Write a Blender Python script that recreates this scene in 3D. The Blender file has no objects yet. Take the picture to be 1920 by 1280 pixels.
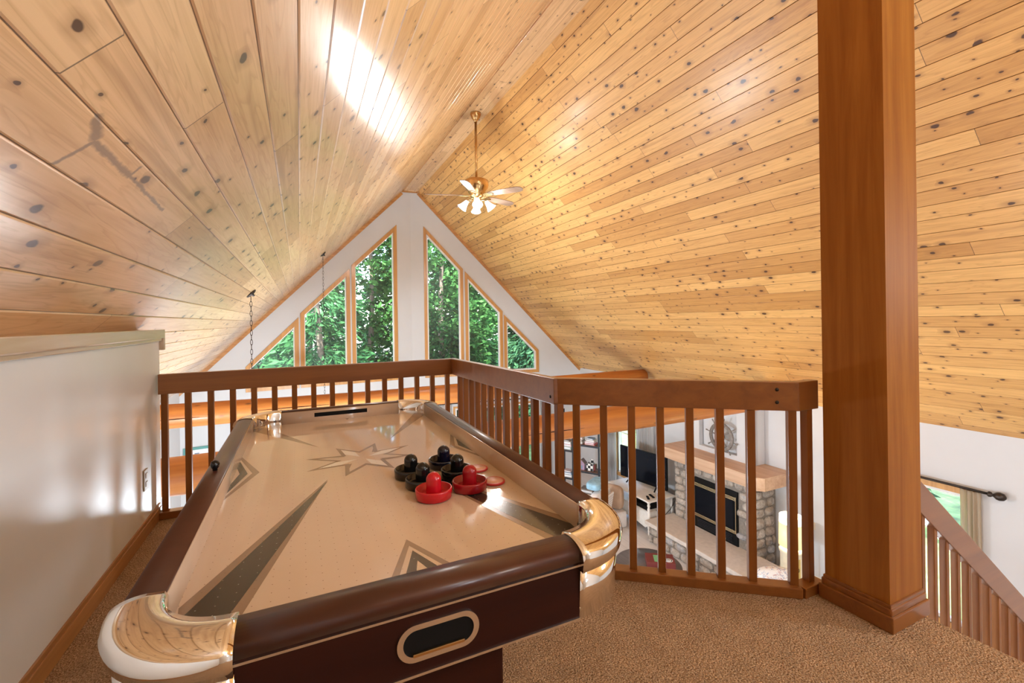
import bpy, bmesh, math, random
from mathutils import Vector, Matrix
random.seed(7)
C = bpy.context.scene.collection
PI = math.pi
rad = math.radians

# ------------------------------------------------------------------ node helpers
def new_mat(name):
    m = bpy.data.materials.new(name); m.use_nodes = True
    nt = m.node_tree; nt.nodes.clear()
    out = nt.nodes.new('ShaderNodeOutputMaterial')
    return m, nt, out

class NT:
    def __init__(s, nt): s.nt = nt
    def n(s, t, **kw):
        x = s.nt.nodes.new(t)
        for k, v in kw.items(): setattr(x, k, v)
        return x
    def link(s, a, b): s.nt.links.new(a, b)
    def put(s, inp, v):
        if hasattr(v, 'is_output') or isinstance(v, bpy.types.NodeSocket): s.link(v, inp)
        else: inp.default_value = v
    def math(s, op, a, b=0.0, c=None):
        x = s.n('ShaderNodeMath', operation=op)
        s.put(x.inputs[0], a); s.put(x.inputs[1], b)
        if c is not None: s.put(x.inputs[2], c)
        return x.outputs[0]
    def mix(s, f, a, b):
        x = s.n('ShaderNodeMix', data_type='RGBA')
        s.put(x.inputs[0], f); s.put(x.inputs[6], a); s.put(x.inputs[7], b)
        return x.outputs[2]
    def mul(s, f, a, b):
        x = s.n('ShaderNodeMix', data_type='RGBA', blend_type='MULTIPLY')
        s.put(x.inputs[0], f); s.put(x.inputs[6], a); s.put(x.inputs[7], b)
        return x.outputs[2]
    def coord(s):
        return s.n('ShaderNodeTexCoord').outputs['Object']
    def mapping(s, v, scale=(1, 1, 1), loc=(0, 0, 0)):
        x = s.n('ShaderNodeMapping'); s.link(v, x.inputs[0])
        x.inputs['Scale'].default_value = scale; x.inputs['Location'].default_value = loc
        return x.outputs[0]
    def noise(s, v, scale, detail=4, rough=.5, dist=0, col=False):
        x = s.n('ShaderNodeTexNoise'); s.link(v, x.inputs['Vector'])
        x.inputs['Scale'].default_value = scale; x.inputs['Detail'].default_value = detail
        x.inputs['Roughness'].default_value = rough; x.inputs['Distortion'].default_value = dist
        return x.outputs['Color' if col else 'Fac']
    def ramp(s, f, stops):
        x = s.n('ShaderNodeValToRGB'); s.link(f, x.inputs[0])
        e = x.color_ramp.elements
        while len(e) < len(stops): e.new(0.5)
        for q, (p, c) in zip(e, stops):
            q.position = p; q.color = tuple(c) + (1,) if len(c) == 3 else c
        return x.outputs[0]
    def xyz(s, v):
        x = s.n('ShaderNodeSeparateXYZ'); s.link(v, x.inputs[0]); return x.outputs
    def comb(s, a, b, c=0.0):
        x = s.n('ShaderNodeCombineXYZ')
        s.put(x.inputs[0], a); s.put(x.inputs[1], b); s.put(x.inputs[2], c); return x.outputs[0]
    def bump(s, h, strength=.2, dist=.01):
        x = s.n('ShaderNodeBump'); s.link(h, x.inputs['Height'])
        x.inputs['Strength'].default_value = strength; x.inputs['Distance'].default_value = dist
        return x.outputs[0]
    def bsdf(s, out, col, rough=.5, metal=0, coat=0, coat_rough=.1, normal=None, spec=.5, emis=None, estr=0):
        b = s.n('ShaderNodeBsdfPrincipled')
        s.put(b.inputs['Base Color'], col if not isinstance(col, tuple) else (col + (1,) if len(col) == 3 else col))
        s.put(b.inputs['Roughness'], rough)
        b.inputs['Metallic'].default_value = metal
        b.inputs['Coat Weight'].default_value = coat; b.inputs['Coat Roughness'].default_value = coat_rough
        b.inputs['Specular IOR Level'].default_value = spec
        if normal is not None: s.link(normal, b.inputs['Normal'])
        if emis is not None:
            b.inputs['Emission Color'].default_value = emis + (1,); b.inputs['Emission Strength'].default_value = estr
        s.link(b.outputs[0], out.inputs[0])
        return b

def plain(name, col, rough=.5, metal=0, coat=0, var=.08, scale=8, bump=0, bscale=200, emis=None, estr=0, spec=.5):
    m, nt, out = new_mat(name); t = NT(nt); co = t.coord()
    f = t.noise(co, scale, 3)
    lo = tuple(max(0, c * (1 - var)) for c in col); hi = tuple(min(1, c * (1 + var)) for c in col)
    c = t.ramp(f, [(.3, lo), (.7, hi)])
    nrm = t.bump(t.noise(co, bscale, 2), bump, .002) if bump else None
    t.bsdf(out, c, rough, metal, coat, normal=nrm, emis=emis, estr=estr, spec=spec)
    return m

def wood(name, dark, light, axis='z', rough=.4, coat=.0, scale=1.0, knots=False, coat_rough=.15, spec=.5):
    m, nt, out = new_mat(name); t = NT(nt); co = t.coord()
    st = {'x': (1.2, 22, 22), 'y': (22, 1.2, 22), 'z': (22, 22, 1.2)}[axis]
    v = t.mapping(co, tuple(a * scale for a in st))
    g = t.noise(v, 1.0, 6, .6, .6)
    big = t.noise(t.mapping(co, tuple(a * scale * .18 for a in st)), 1.0, 2)
    c = t.ramp(g, [(.32, dark), (.68, light)])
    c = t.mul(.55, c, t.ramp(big, [(.3, (.75, .7, .66)), (.7, (1, 1, 1))]))
    if knots:
        ks = {'x': (2.2, 6, 6), 'y': (6, 2.2, 6), 'z': (6, 6, 2.2)}[axis]
        vo = t.n('ShaderNodeTexVoronoi'); t.link(t.mapping(co, ks), vo.inputs['Vector']); vo.inputs['Scale'].default_value = 1
        k = t.ramp(vo.outputs['Distance'], [(.05, (1, 1, 1)), (.13, (0, 0, 0))])
        c = t.mix(t.math('MULTIPLY', k, .8), c, (.09, .035, .012, 1))
    n = t.bump(g, .05, .002)
    t.bsdf(out, c, rough, 0, coat, coat_rough, normal=n, spec=spec)
    return m

def ceiling_mat(name, cols, dark, rough, coat, coat_rough, wav, PW, line, figure=()):
    m, nt, out = new_mat(name); t = NT(nt); co = t.coord()
    X, Y, Z = t.xyz(co)
    yi = t.math('DIVIDE', Y, PW); idx = t.math('FLOOR', yi); fr = t.math('SUBTRACT', yi, idx)
    wn = t.n('ShaderNodeTexWhiteNoise', noise_dimensions='1D'); t.link(idx, wn.inputs['W'])
    r1 = wn.outputs['Value']
    L = 2.9
    xs = t.math('DIVIDE', t.math('ADD', X, t.math('MULTIPLY', r1, 41.0)), L)
    xi = t.math('FLOOR', xs); xf = t.math('SUBTRACT', xs, xi)
    wb = t.n('ShaderNodeTexWhiteNoise', noise_dimensions='2D'); t.link(t.comb(idx, xi), wb.inputs['Vector'])
    r2 = wb.outputs['Value']
    off = t.math('MULTIPLY', r2, 37.0)
    c = t.ramp(r2, [(.0, cols[0]), (.35, cols[1]), (.8, cols[2]), (1.0, cols[3])])
    # grain running along each board
    gv = t.comb(t.math('ADD', t.math('MULTIPLY', X, 1.1), off), t.math('ADD', t.math('MULTIPLY', Y, 34.0), off))
    g = t.noise(gv, 1.0, 5, .6, .8)
    c = t.mul(.6, c, t.ramp(g, [(.3, (.78, .69, .58)), (.6, (1.06, 1.06, 1.06))]))
    # wider cathedral figure
    gv2 = t.comb(t.math('ADD', t.math('MULTIPLY', X, .7), off), t.math('ADD', t.math('MULTIPLY', Y, 9.0), off))
    g2 = t.noise(gv2, 1.0, 3, .5, 1.2)
    wv = t.math('FRACT', t.math('MULTIPLY', g2, 9.0))
    c = t.mul(.28, c, t.ramp(wv, [(0, (.55, .42, .3)), (.3, (1, 1, 1)), (.9, (1, 1, 1)), (1, (.6, .5, .4))]))
    # streaks of darker heartwood
    st = t.noise(t.comb(t.math('ADD', t.math('MULTIPLY', X, .55), off), t.math('ADD', t.math('MULTIPLY', Y, 13.0), off)), 1.0, 2)
    c = t.mix(t.ramp(st, [(.62, (0, 0, 0)), (.76, (.55, .55, .55))]), c, dark + (1,))
    # knots
    vo = t.n('ShaderNodeTexVoronoi', voronoi_dimensions='2D')
    kx = t.math('ADD', t.math('MULTIPLY', X, 4.6), off)
    ky = t.math('ADD', t.math('MULTIPLY', Y, 7.4), t.math('MULTIPLY', idx, 5.3))
    kn = t.noise(t.comb(kx, ky), 3.0, 2, col=True)
    wx, wy, _ = t.xyz(kn)
    t.link(t.comb(t.math('ADD', kx, t.math('MULTIPLY', wx, .16)), t.math('ADD', ky, t.math('MULTIPLY', wy, .16))), vo.inputs['Vector'])
    vo.inputs['Scale'].default_value = 1.0; vo.inputs['Randomness'].default_value = 1.0
    cr, cg, cb = t.n('ShaderNodeSeparateColor'), None, None
    t.link(vo.outputs['Color'], cr.inputs[0])
    keep = t.math('GREATER_THAN', cr.outputs[0], .30)
    size = t.math('ADD', .042, t.math('MULTIPLY', t.math('POWER', cr.outputs[1], 3.0), .13))
    rel = t.math('DIVIDE', vo.outputs['Distance'], size)
    core = t.math('MULTIPLY', keep, t.ramp(rel, [(.7, (1, 1, 1)), (.98, (0, 0, 0))]))
    halo = t.math('MULTIPLY', keep, t.ramp(t.math('MULTIPLY', rel, .33), [(.3, (.45, .45, .45)), (.95, (0, 0, 0))]))
    c = t.mix(halo, c, tuple(x * .8 for x in dark) + (1,))
    c = t.mix(t.math('MULTIPLY', core, .94), c, (.055, .018, .007, 1))
    # butt joints, and groove shade painted as a dark line
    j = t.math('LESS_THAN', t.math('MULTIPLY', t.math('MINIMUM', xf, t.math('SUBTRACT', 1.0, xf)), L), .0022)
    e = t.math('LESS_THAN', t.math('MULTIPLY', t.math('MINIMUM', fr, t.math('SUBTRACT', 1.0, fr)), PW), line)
    c = t.mix(t.math('MULTIPLY', j, .8), c, (.06, .026, .01, 1))
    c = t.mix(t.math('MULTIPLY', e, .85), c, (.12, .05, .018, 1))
    # one branching mineral stain
    if figure:
        wn_ = t.noise(t.comb(X, Y), 26, 3, .6, col=True); fx_, fy_, _ = t.xyz(wn_)
        PX = t.math('ADD', X, t.math('MULTIPLY', t.math('SUBTRACT', fx_, .5), .022)); PY = t.math('ADD', Y, t.math('MULTIPLY', t.math('SUBTRACT', fy_, .5), .022))
        best = None
        for (ax, ay), (bx, by), w in figure:
            dx, dy = bx - ax, by - ay; L2 = dx * dx + dy * dy
            qx = t.math('SUBTRACT', PX, ax); qy = t.math('SUBTRACT', PY, ay)
            k = t.math('DIVIDE', t.math('ADD', t.math('MULTIPLY', qx, dx), t.math('MULTIPLY', qy, dy)), L2)
            k = t.math('MINIMUM', t.math('MAXIMUM', k, 0.0), 1.0)
            ex = t.math('SUBTRACT', qx, t.math('MULTIPLY', k, dx)); ey = t.math('SUBTRACT', qy, t.math('MULTIPLY', k, dy))
            d = t.math('DIVIDE', t.math('SQRT', t.math('ADD', t.math('MULTIPLY', ex, ex), t.math('MULTIPLY', ey, ey))), w)
            best = d if best is None else t.math('MINIMUM', best, d)
        c = t.mix(t.ramp(best, [(.35, (.82, .82, .82)), (1.0, (0, 0, 0))]), c, (.19, .125, .085, 1))
    # slightly cupped varnish over each board
    hn = t.noise(t.comb(t.math('ADD', t.math('MULTIPLY', X, 2.0), off), t.math('MULTIPLY', Y, 11.0)), 1.0, 3)
    nrm = t.bump(t.math('ADD', t.math('MULTIPLY', hn, wav), t.math('MULTIPLY', g, .15)), .12, .02)
    t.bsdf(out, c, rough, 0, coat, coat_rough, normal=nrm)
    return m

M = {}
PWL, PWR = .1525, .1552      # face widths of the ceiling planks
STAIN = (((11.235, 4.122), (11.17, 4.155), .020), ((11.16, 4.165), (11.178, 4.262), .010), ((11.15, 4.165), (10.89, 4.172), .015), ((10.89, 4.172), (10.892, 4.132), .010), ((10.89, 4.172), (10.48, 4.186), .009))
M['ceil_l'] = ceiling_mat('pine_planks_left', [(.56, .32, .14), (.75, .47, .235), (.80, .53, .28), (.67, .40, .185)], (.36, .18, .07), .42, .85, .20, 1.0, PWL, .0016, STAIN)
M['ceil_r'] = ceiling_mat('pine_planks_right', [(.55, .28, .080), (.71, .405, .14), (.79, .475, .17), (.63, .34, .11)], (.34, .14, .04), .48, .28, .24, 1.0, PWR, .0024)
M['paint'] = plain('white_wall_paint', (.62, .62, .63), .75, var=.015, scale=3, bump=.05, bscale=260)
M['gable_paint'] = plain('gable_wall_paint', (.62, .635, .65), .85, var=.015, scale=3, bump=.04, bscale=260)
M['half_paint'] = plain('half_wall_eggshell_paint', (.72, .745, .76), .4, coat=.25, var=.03, scale=2, bump=.12, bscale=18)
M['rail'] = wood('stained_oak_rail', (.195, .062, .010), (.27, .098, .017), 'x', .5, 1.0, coat_rough=.3, spec=.2)
M['bal'] = wood('stained_oak_baluster', (.20, .064, .010), (.275, .10, .018), 'z', .5, .3, coat_rough=.28, spec=.2)
M['post'] = wood('stained_post_veneer', (.255, .088, .016), (.37, .15, .028), 'z', .5, .0, .9, spec=.1)
M['trimw'] = wood('honey_oak_trim', (.40, .17, .045), (.60, .30, .09), 'x', .4, .2)
M['trimz'] = wood('honey_oak_casing', (.50, .24, .065), (.66, .35, .11), 'z', .4, .2)
M['log'] = wood('varnished_log', (.34, .10, .017), (.52, .19, .036), 'x', .45, .12, .5, knots=True)
M['mantel'] = wood('pale_pine_mantel', (.50, .30, .18), (.66, .44, .29), 'y', .5, .1, .6)
M['blade'] = wood('whitewashed_blade', (.22, .14, .095), (.32, .215, .155), 'x', .3, .2)
M['railin'] = plain('beige_cushion_laminate', (.52, .39, .29), .22, coat=.4, var=.04)
M['capw'] = wood('varnished_wall_cap', (.55, .40, .25), (.68, .54, .38), 'y', .2, 1.0, .7)
M['base'] = wood('oak_baseboard', (.34, .15, .045), (.5, .25, .085), 'y', .4, .2)
M['laminate'] = wood('mahogany_laminate', (.022, .005, .003), (.034, .0075, .0035), 'x', .5, .05, .7, spec=.12)
M['railtop'] = wood('mahogany_rail_laminate', (.056, .015, .007), (.070, .020, .010), 'x', .45, .75, .7, coat_rough=.28, spec=.15)
M['chrome'] = plain('polished_chrome', (.86, .83, .79), .055, 1, var=.01)
M['brushed'] = plain('brushed_aluminium', (.80, .76, .72), .26, 1, var=.03)
M['gunmetal'] = plain('dark_bronze', (.045, .035, .03), .35, .8, var=.1)
M['blackp'] = plain('black_plastic', (.004, .004, .0045), .2, coat=.0, var=.1)
M['navyp'] = plain('navy_plastic', (.004, .004, .016), .2, coat=.0, var=.1)
M['redp'] = plain('bright_red_plastic', (.50, .006, .016), .25, coat=.1, var=.03)
M['dredp'] = plain('deep_red_plastic', (.30, .004, .010), .25, coat=.1, var=.03)
M['puckw'] = plain('worn_puck_face', (.70, .38, .27), .4, var=.08, scale=60)
M['puckr'] = plain('puck_red', (.45, .03, .03), .35, var=.05)
M['black'] = plain('matte_black', (.006, .006, .006), .5, var=.1, spec=.12)
M['screen'] = plain('tv_screen_glass', (.003, .004, .007), .14, coat=.0, var=.1, spec=.14)
M['white'] = plain('white_painted_wood', (.78, .74, .68), .5, var=.05, scale=25)
M['vinyl'] = plain('white_vinyl', (.84, .84, .84), .4, var=.02)
M['brass'] = plain('antique_brass', (.62, .40, .18), .22, 1, var=.1)
M['pbrass'] = plain('pale_brass', (.72, .60, .38), .25, 1, var=.08)
M['iron'] = plain('dark_iron', (.03, .03, .035), .5, .6, var=.15)
M['plate'] = plain('tan_wall_plate', (.42, .33, .22), .45, var=.04)
M['plate_l'] = plain('beige_switch_plate', (.72, .62, .48), .45, var=.04)
M['curtain'] = plain('beige_linen_curtain', (.74, .66, .54), .9, var=.08, scale=40, bump=.1, bscale=300)
M['curtain_w'] = plain('pale_grey_curtain', (.76, .75, .74), .9, var=.06, scale=40, bump=.1, bscale=300)
M['bark'] = plain('tree_bark', (.17, .14, .11), .9, var=.3, scale=14, bump=.5, bscale=30)
M['slab'] = plain('cast_stone_slab', (.60, .53, .47), .75, var=.08, scale=14, bump=.3, bscale=60)
M['mortar'] = plain('mortar', (.22, .19, .16), .95, var=.15, scale=30, bump=.4, bscale=80)
M['driftwood'] = wood('weathered_grey_wood', (.15, .13, .115), (.28, .255, .235), 'z', .6)
M['yellowp'] = plain('antique_yellow_paint', (.62, .45, .14), .5, var=.18, scale=12)
M['cream'] = plain('cream_paint', (.78, .70, .52), .5, var=.08, scale=12)
M['tabletop'] = wood('dark_grey_tabletop', (.075, .062, .06), (.13, .11, .105), 'y', .35, .3)
M['boxred'] = plain('dark_red_box_card', (.16, .025, .02), .5, var=.1)
M['blue'] = plain('light_blue_fabric', (.28, .48, .62), .85, var=.2, scale=14)
M['bluebox'] = plain('blue_box_card', (.12, .38, .62), .6, var=.2, scale=30)
M['tan'] = plain('tan_leather', (.46, .31, .21), .55, var=.1)
M['pinkwhite'] = plain('white_cotton', (.76, .72, .70), .9, var=.06, scale=20)
M['purple'] = plain('mauve_paint', (.36, .25, .36), .6, var=.12)
M['brownp'] = plain('brown_paint', (.16, .085, .05), .6, var=.1)
M['orange'] = plain('orange_paint', (.62, .24, .07), .5, var=.1)
M['teal'] = plain('teal_mat_board', (.10, .30, .28), .6, var=.12)
M['paper'] = plain('white_paper', (.80, .82, .85), .6, var=.03)
M['shelfw'] = wood('walnut_shelf', (.14, .075, .05), (.25, .15, .11), 'x', .5)
M['green'] = plain('green_print', (.16, .38, .18), .6, var=.2, scale=20)
for k, c in dict(bk1=(.55, .42, .40), bk2=(.40, .50, .46), bk3=(.62, .60, .56), bk4=(.45, .09, .08), bk5=(.18, .26, .36), bk6=(.66, .46, .50), bk7=(.22, .18, .15)).items():
    M[k] = plain('book_cover_' + k, c, .6, var=.12, scale=25)

def glass_mat(name, refl, rough=0.0, tint=(1, 1, 1)):
    m, nt, out = new_mat(name); t = NT(nt)
    tr = t.n('ShaderNodeBsdfTransparent'); tr.inputs[0].default_value = tint + (1,)
    gl = t.n('ShaderNodeBsdfGlossy'); gl.inputs['Roughness'].default_value = rough
    mx = t.n('ShaderNodeMixShader'); mx.inputs[0].default_value = refl
    t.link(tr.outputs[0], mx.inputs[1]); t.link(gl.outputs[0], mx.inputs[2]); t.link(mx.outputs[0], out.inputs[0])
    return m
M['glass'] = glass_mat('window_glass', .025, .35)

def emit_mat(name, col, s, base=(.9, .85, .75)):
    m, nt, out = new_mat(name); t = NT(nt)
    t.bsdf(out, base, .35, emis=col, estr=s)
    return m
M['frost'] = emit_mat('lit_frosted_glass', (1, .92, .80), 5)
M['shade'] = emit_mat('lit_yellow_shade', (1, .72, .28), .75, (.85, .7, .4))
M['shadetop'] = emit_mat('lit_shade_lining', (1, .9, .7), 4)
M['fillbowl'] = emit_mat('added_opal_bowl', (1, .90, .76), 5)  # glow for the added fill bowls

def carpet_mat():
    m, nt, out = new_mat('tan_frieze_carpet'); t = NT(nt); co = t.coord()
    a = t.noise(co, 185, 3, .7); b = t.noise(co, 9, 3); w = t.n('ShaderNodeTexVoronoi'); t.link(co, w.inputs['Vector']); w.inputs['Scale'].default_value = 150
    c = t.ramp(a, [(.36, (.26, .15, .08)), (.5, (.66, .47, .31)), (.64, (.95, .77, .58))])
    c = t.mul(.55, c, t.ramp(b, [(.3, (.78, .74, .70)), (.7, (1.1, 1.05, 1.0))]))
    c = t.mul(.5, c, t.ramp(w.outputs['Distance'], [(.0, (1.15, 1.1, 1.05)), (.8, (.45, .38, .32))]))
    h = t.math('SUBTRACT', a, w.outputs['Distance'])
    t.bsdf(out, c, .95, normal=t.bump(h, .9, .012), spec=.15)
    return m
M['carpet'] = carpet_mat()

def laminate_floor():
    m, nt, out = new_mat('pale_plank_floor'); t = NT(nt); co = t.coord()
    X, Y, Z = t.xyz(co)
    i = t.math('FLOOR', t.math('DIVIDE', X, .19)); wn = t.n('ShaderNodeTexWhiteNoise', noise_dimensions='1D'); t.link(i, wn.inputs['W'])
    g = t.noise(t.comb(t.math('MULTIPLY', X, 26.0), t.math('ADD', t.math('MULTIPLY', Y, 1.6), t.math('MULTIPLY', wn.outputs['Value'], 40.0))), 1, 4)
    c = t.mix(g, (.62, .58, .57, 1), (.80, .77, .76, 1))
    c = t.mul(.5, c, t.ramp(wn.outputs['Value'], [(0, (.82, .8, .78)), (1, (1, 1, 1))]))
    fr = t.math('FRACT', t.math('DIVIDE', X, .19))
    c = t.mix(t.math('MULTIPLY', t.math('LESS_THAN', fr, .018), .6), c, (.2, .18, .17, 1))
    t.bsdf(out, c, .35, coat=.2)
    return m
M['lowfloor'] = laminate_floor()

def field_mat(name, base, rough=.1):
    m, nt, out = new_mat(name); t = NT(nt); co = t.coord()
    X, Y, Z = t.xyz(co)
    fx = t.math('SUBTRACT', t.math('FRACT', t.math('DIVIDE', X, .027)), .5)
    fy = t.math('SUBTRACT', t.math('FRACT', t.math('DIVIDE', Y, .027)), .5)
    d = t.math('SQRT', t.math('ADD', t.math('MULTIPLY', fx, fx), t.math('MULTIPLY', fy, fy)))
    hole = t.math('LESS_THAN', d, .038)
    n = t.noise(co, 5, 3)
    c = t.mul(.5, base + (1,), t.ramp(n, [(.3, (.93, .92, .91)), (.7, (1.03, 1.02, 1.0))]))
    hc = (.16, .10, .06, 1) if base[0] > .1 else (.45, .40, .34, 1)
    c = t.mix(t.math('MULTIPLY', hole, .75), c, hc)
    s = t.noise(t.mapping(co, (60, 900, 1)), 1, 2, .6, 3.0)
    t.bsdf(out, c, t.ramp(s, [(.35, (rough * .7,) * 3), (.7, (rough * 1.7,) * 3)]), spec=.9)
    return m
M['field'] = field_mat('playfield_maple', (.62, .515, .43), .05)
M['field_dark'] = field_mat('playfield_charcoal', (.030, .027, .024), .14)
M['field_grey'] = field_mat('playfield_taupe', (.27, .19, .135), .14)
M['field_pale'] = field_mat('playfield_silver', (.80, .79, .77), .1)

def stone_mat():
    m, nt, out = new_mat('river_stone'); t = NT(nt); co = t.coord()
    v = t.n('ShaderNodeTexVoronoi'); t.link(t.mapping(co, (4.2, 4.2, 5.0)), v.inputs['Vector']); v.inputs['Scale'].default_value = 1
    sc = t.n('ShaderNodeSeparateColor'); t.link(v.outputs['Color'], sc.inputs[0])
    c = t.ramp(sc.outputs[0], [(0, (.30, .26, .23)), (.3, (.46, .41, .36)), (.6, (.40, .33, .27)), (.85, (.55, .49, .43)), (1, (.33, .34, .37))])
    n = t.noise(co, 22, 6, .65)
    c = t.mul(.8, c, t.ramp(n, [(.28, (.45, .42, .4)), (.6, (1.1, 1.08, 1.05))]))
    t.bsdf(out, c, .8, normal=t.bump(n, .6, .03))
    return m
M['stone'] = stone_mat()

def foliage_mat(name, a, b):
    m, nt, out = new_mat(name); t = NT(nt)
    g = t.n('ShaderNodeNewGeometry')
    oi = t.n('ShaderNodeObjectInfo')
    f = g.outputs['Random Per Island']
    c = t.ramp(f, [(0, a), (.55, tuple((x + y) / 2 for x, y in zip(a, b))), (1, b)])
    d = t.n('ShaderNodeBsdfDiffuse'); t.link(c, d.inputs[0])
    tl = t.n('ShaderNodeBsdfTranslucent'); t.link(c, tl.inputs[0])
    mx = t.n('ShaderNodeMixShader'); mx.inputs[0].default_value = .35
    t.link(d.outputs[0], mx.inputs[1]); t.link(tl.outputs[0], mx.inputs[2]); t.link(mx.outputs[0], out.inputs[0])
    return m
M['leaf1'] = foliage_mat('cedar_leaf', (.012, .055, .024), (.075, .24, .085))
M['leaf2'] = foliage_mat('maple_leaf', (.010, .055, .014), (.085, .23, .065))
M['leaf3'] = foliage_mat('pine_needle', (.012, .05, .032), (.07, .19, .09))
M['ground'] = plain('forest_grass', (.13, .22, .07), .95, var=.5, scale=3, bump=.5, bscale=40)

def sheer(name, col):
    m, nt, out = new_mat(name); t = NT(nt)
    d = t.n('ShaderNodeBsdfDiffuse'); d.inputs[0].default_value = col + (1,)
    tl = t.n('ShaderNodeBsdfTranslucent'); tl.inputs[0].default_value = col + (1,)
    mx = t.n('ShaderNodeMixShader'); mx.inputs[0].default_value = .42
    w_ = t.noise(t.mapping(t.coord(), (1, 1, 1)), 180, 2)
    bp = t.bump(w_, .15, .003); t.link(bp, d.inputs['Normal'])
    t.link(d.outputs[0], mx.inputs[1]); t.link(tl.outputs[0], mx.inputs[2]); t.link(mx.outputs[0], out.inputs[0])
    return m
M['curtain'] = sheer('beige_linen_curtain', (.78, .69, .56)); M['curtain_w'] = sheer('pale_grey_curtain', (.84, .83, .82))
def floral():
    m, nt, out = new_mat('floral_white_fabric'); t = NT(nt); co = t.coord()
    a = t.noise(co, 7, 3, .6, 2.5); b = t.noise(t.mapping(co, (1, 1, 1), (5, 3, 1)), 9, 3, .6, 2.5)
    c = t.mix(t.ramp(a, [(.52, (0, 0, 0)), (.56, (1, 1, 1)), (.59, (0, 0, 0))]), (.74, .71, .68, 1), (.15, .22, .38, 1))
    c = t.mix(t.ramp(b, [(.55, (0, 0, 0)), (.585, (.9, .9, .9)), (.62, (0, 0, 0))]), c, (.42, .16, .15, 1))
    t.bsdf(out, c, .9)
    return m
M['floral'] = floral()
def stripes(name, a, b, axis, period, duty=.15):
    m, nt, out = new_mat(name); t = NT(nt); co = t.coord()
    s = t.xyz(co)[axis]
    f = t.math('LESS_THAN', t.math('FRACT', t.math('DIVIDE', s, period)), duty)
    t.bsdf(out, t.mix(f, a + (1,), b + (1,)), .85)
    return m
M['stripe'] = stripes('striped_white_throw', (.80, .77, .74), (.50, .38, .28), 2, .055, .16)
M['check'] = None
def checker():
    m, nt, out = new_mat('black_white_check'); t = NT(nt); co = t.coord()
    x = t.n('ShaderNodeTexChecker'); t.link(co, x.inputs[0]); x.inputs['Scale'].default_value = 16
    x.inputs[1].default_value = (.8, .8, .78, 1); x.inputs[2].default_value = (.01, .01, .01, 1)
    t.bsdf(out, x.outputs[0], .6); return m
M['check'] = checker()

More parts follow.
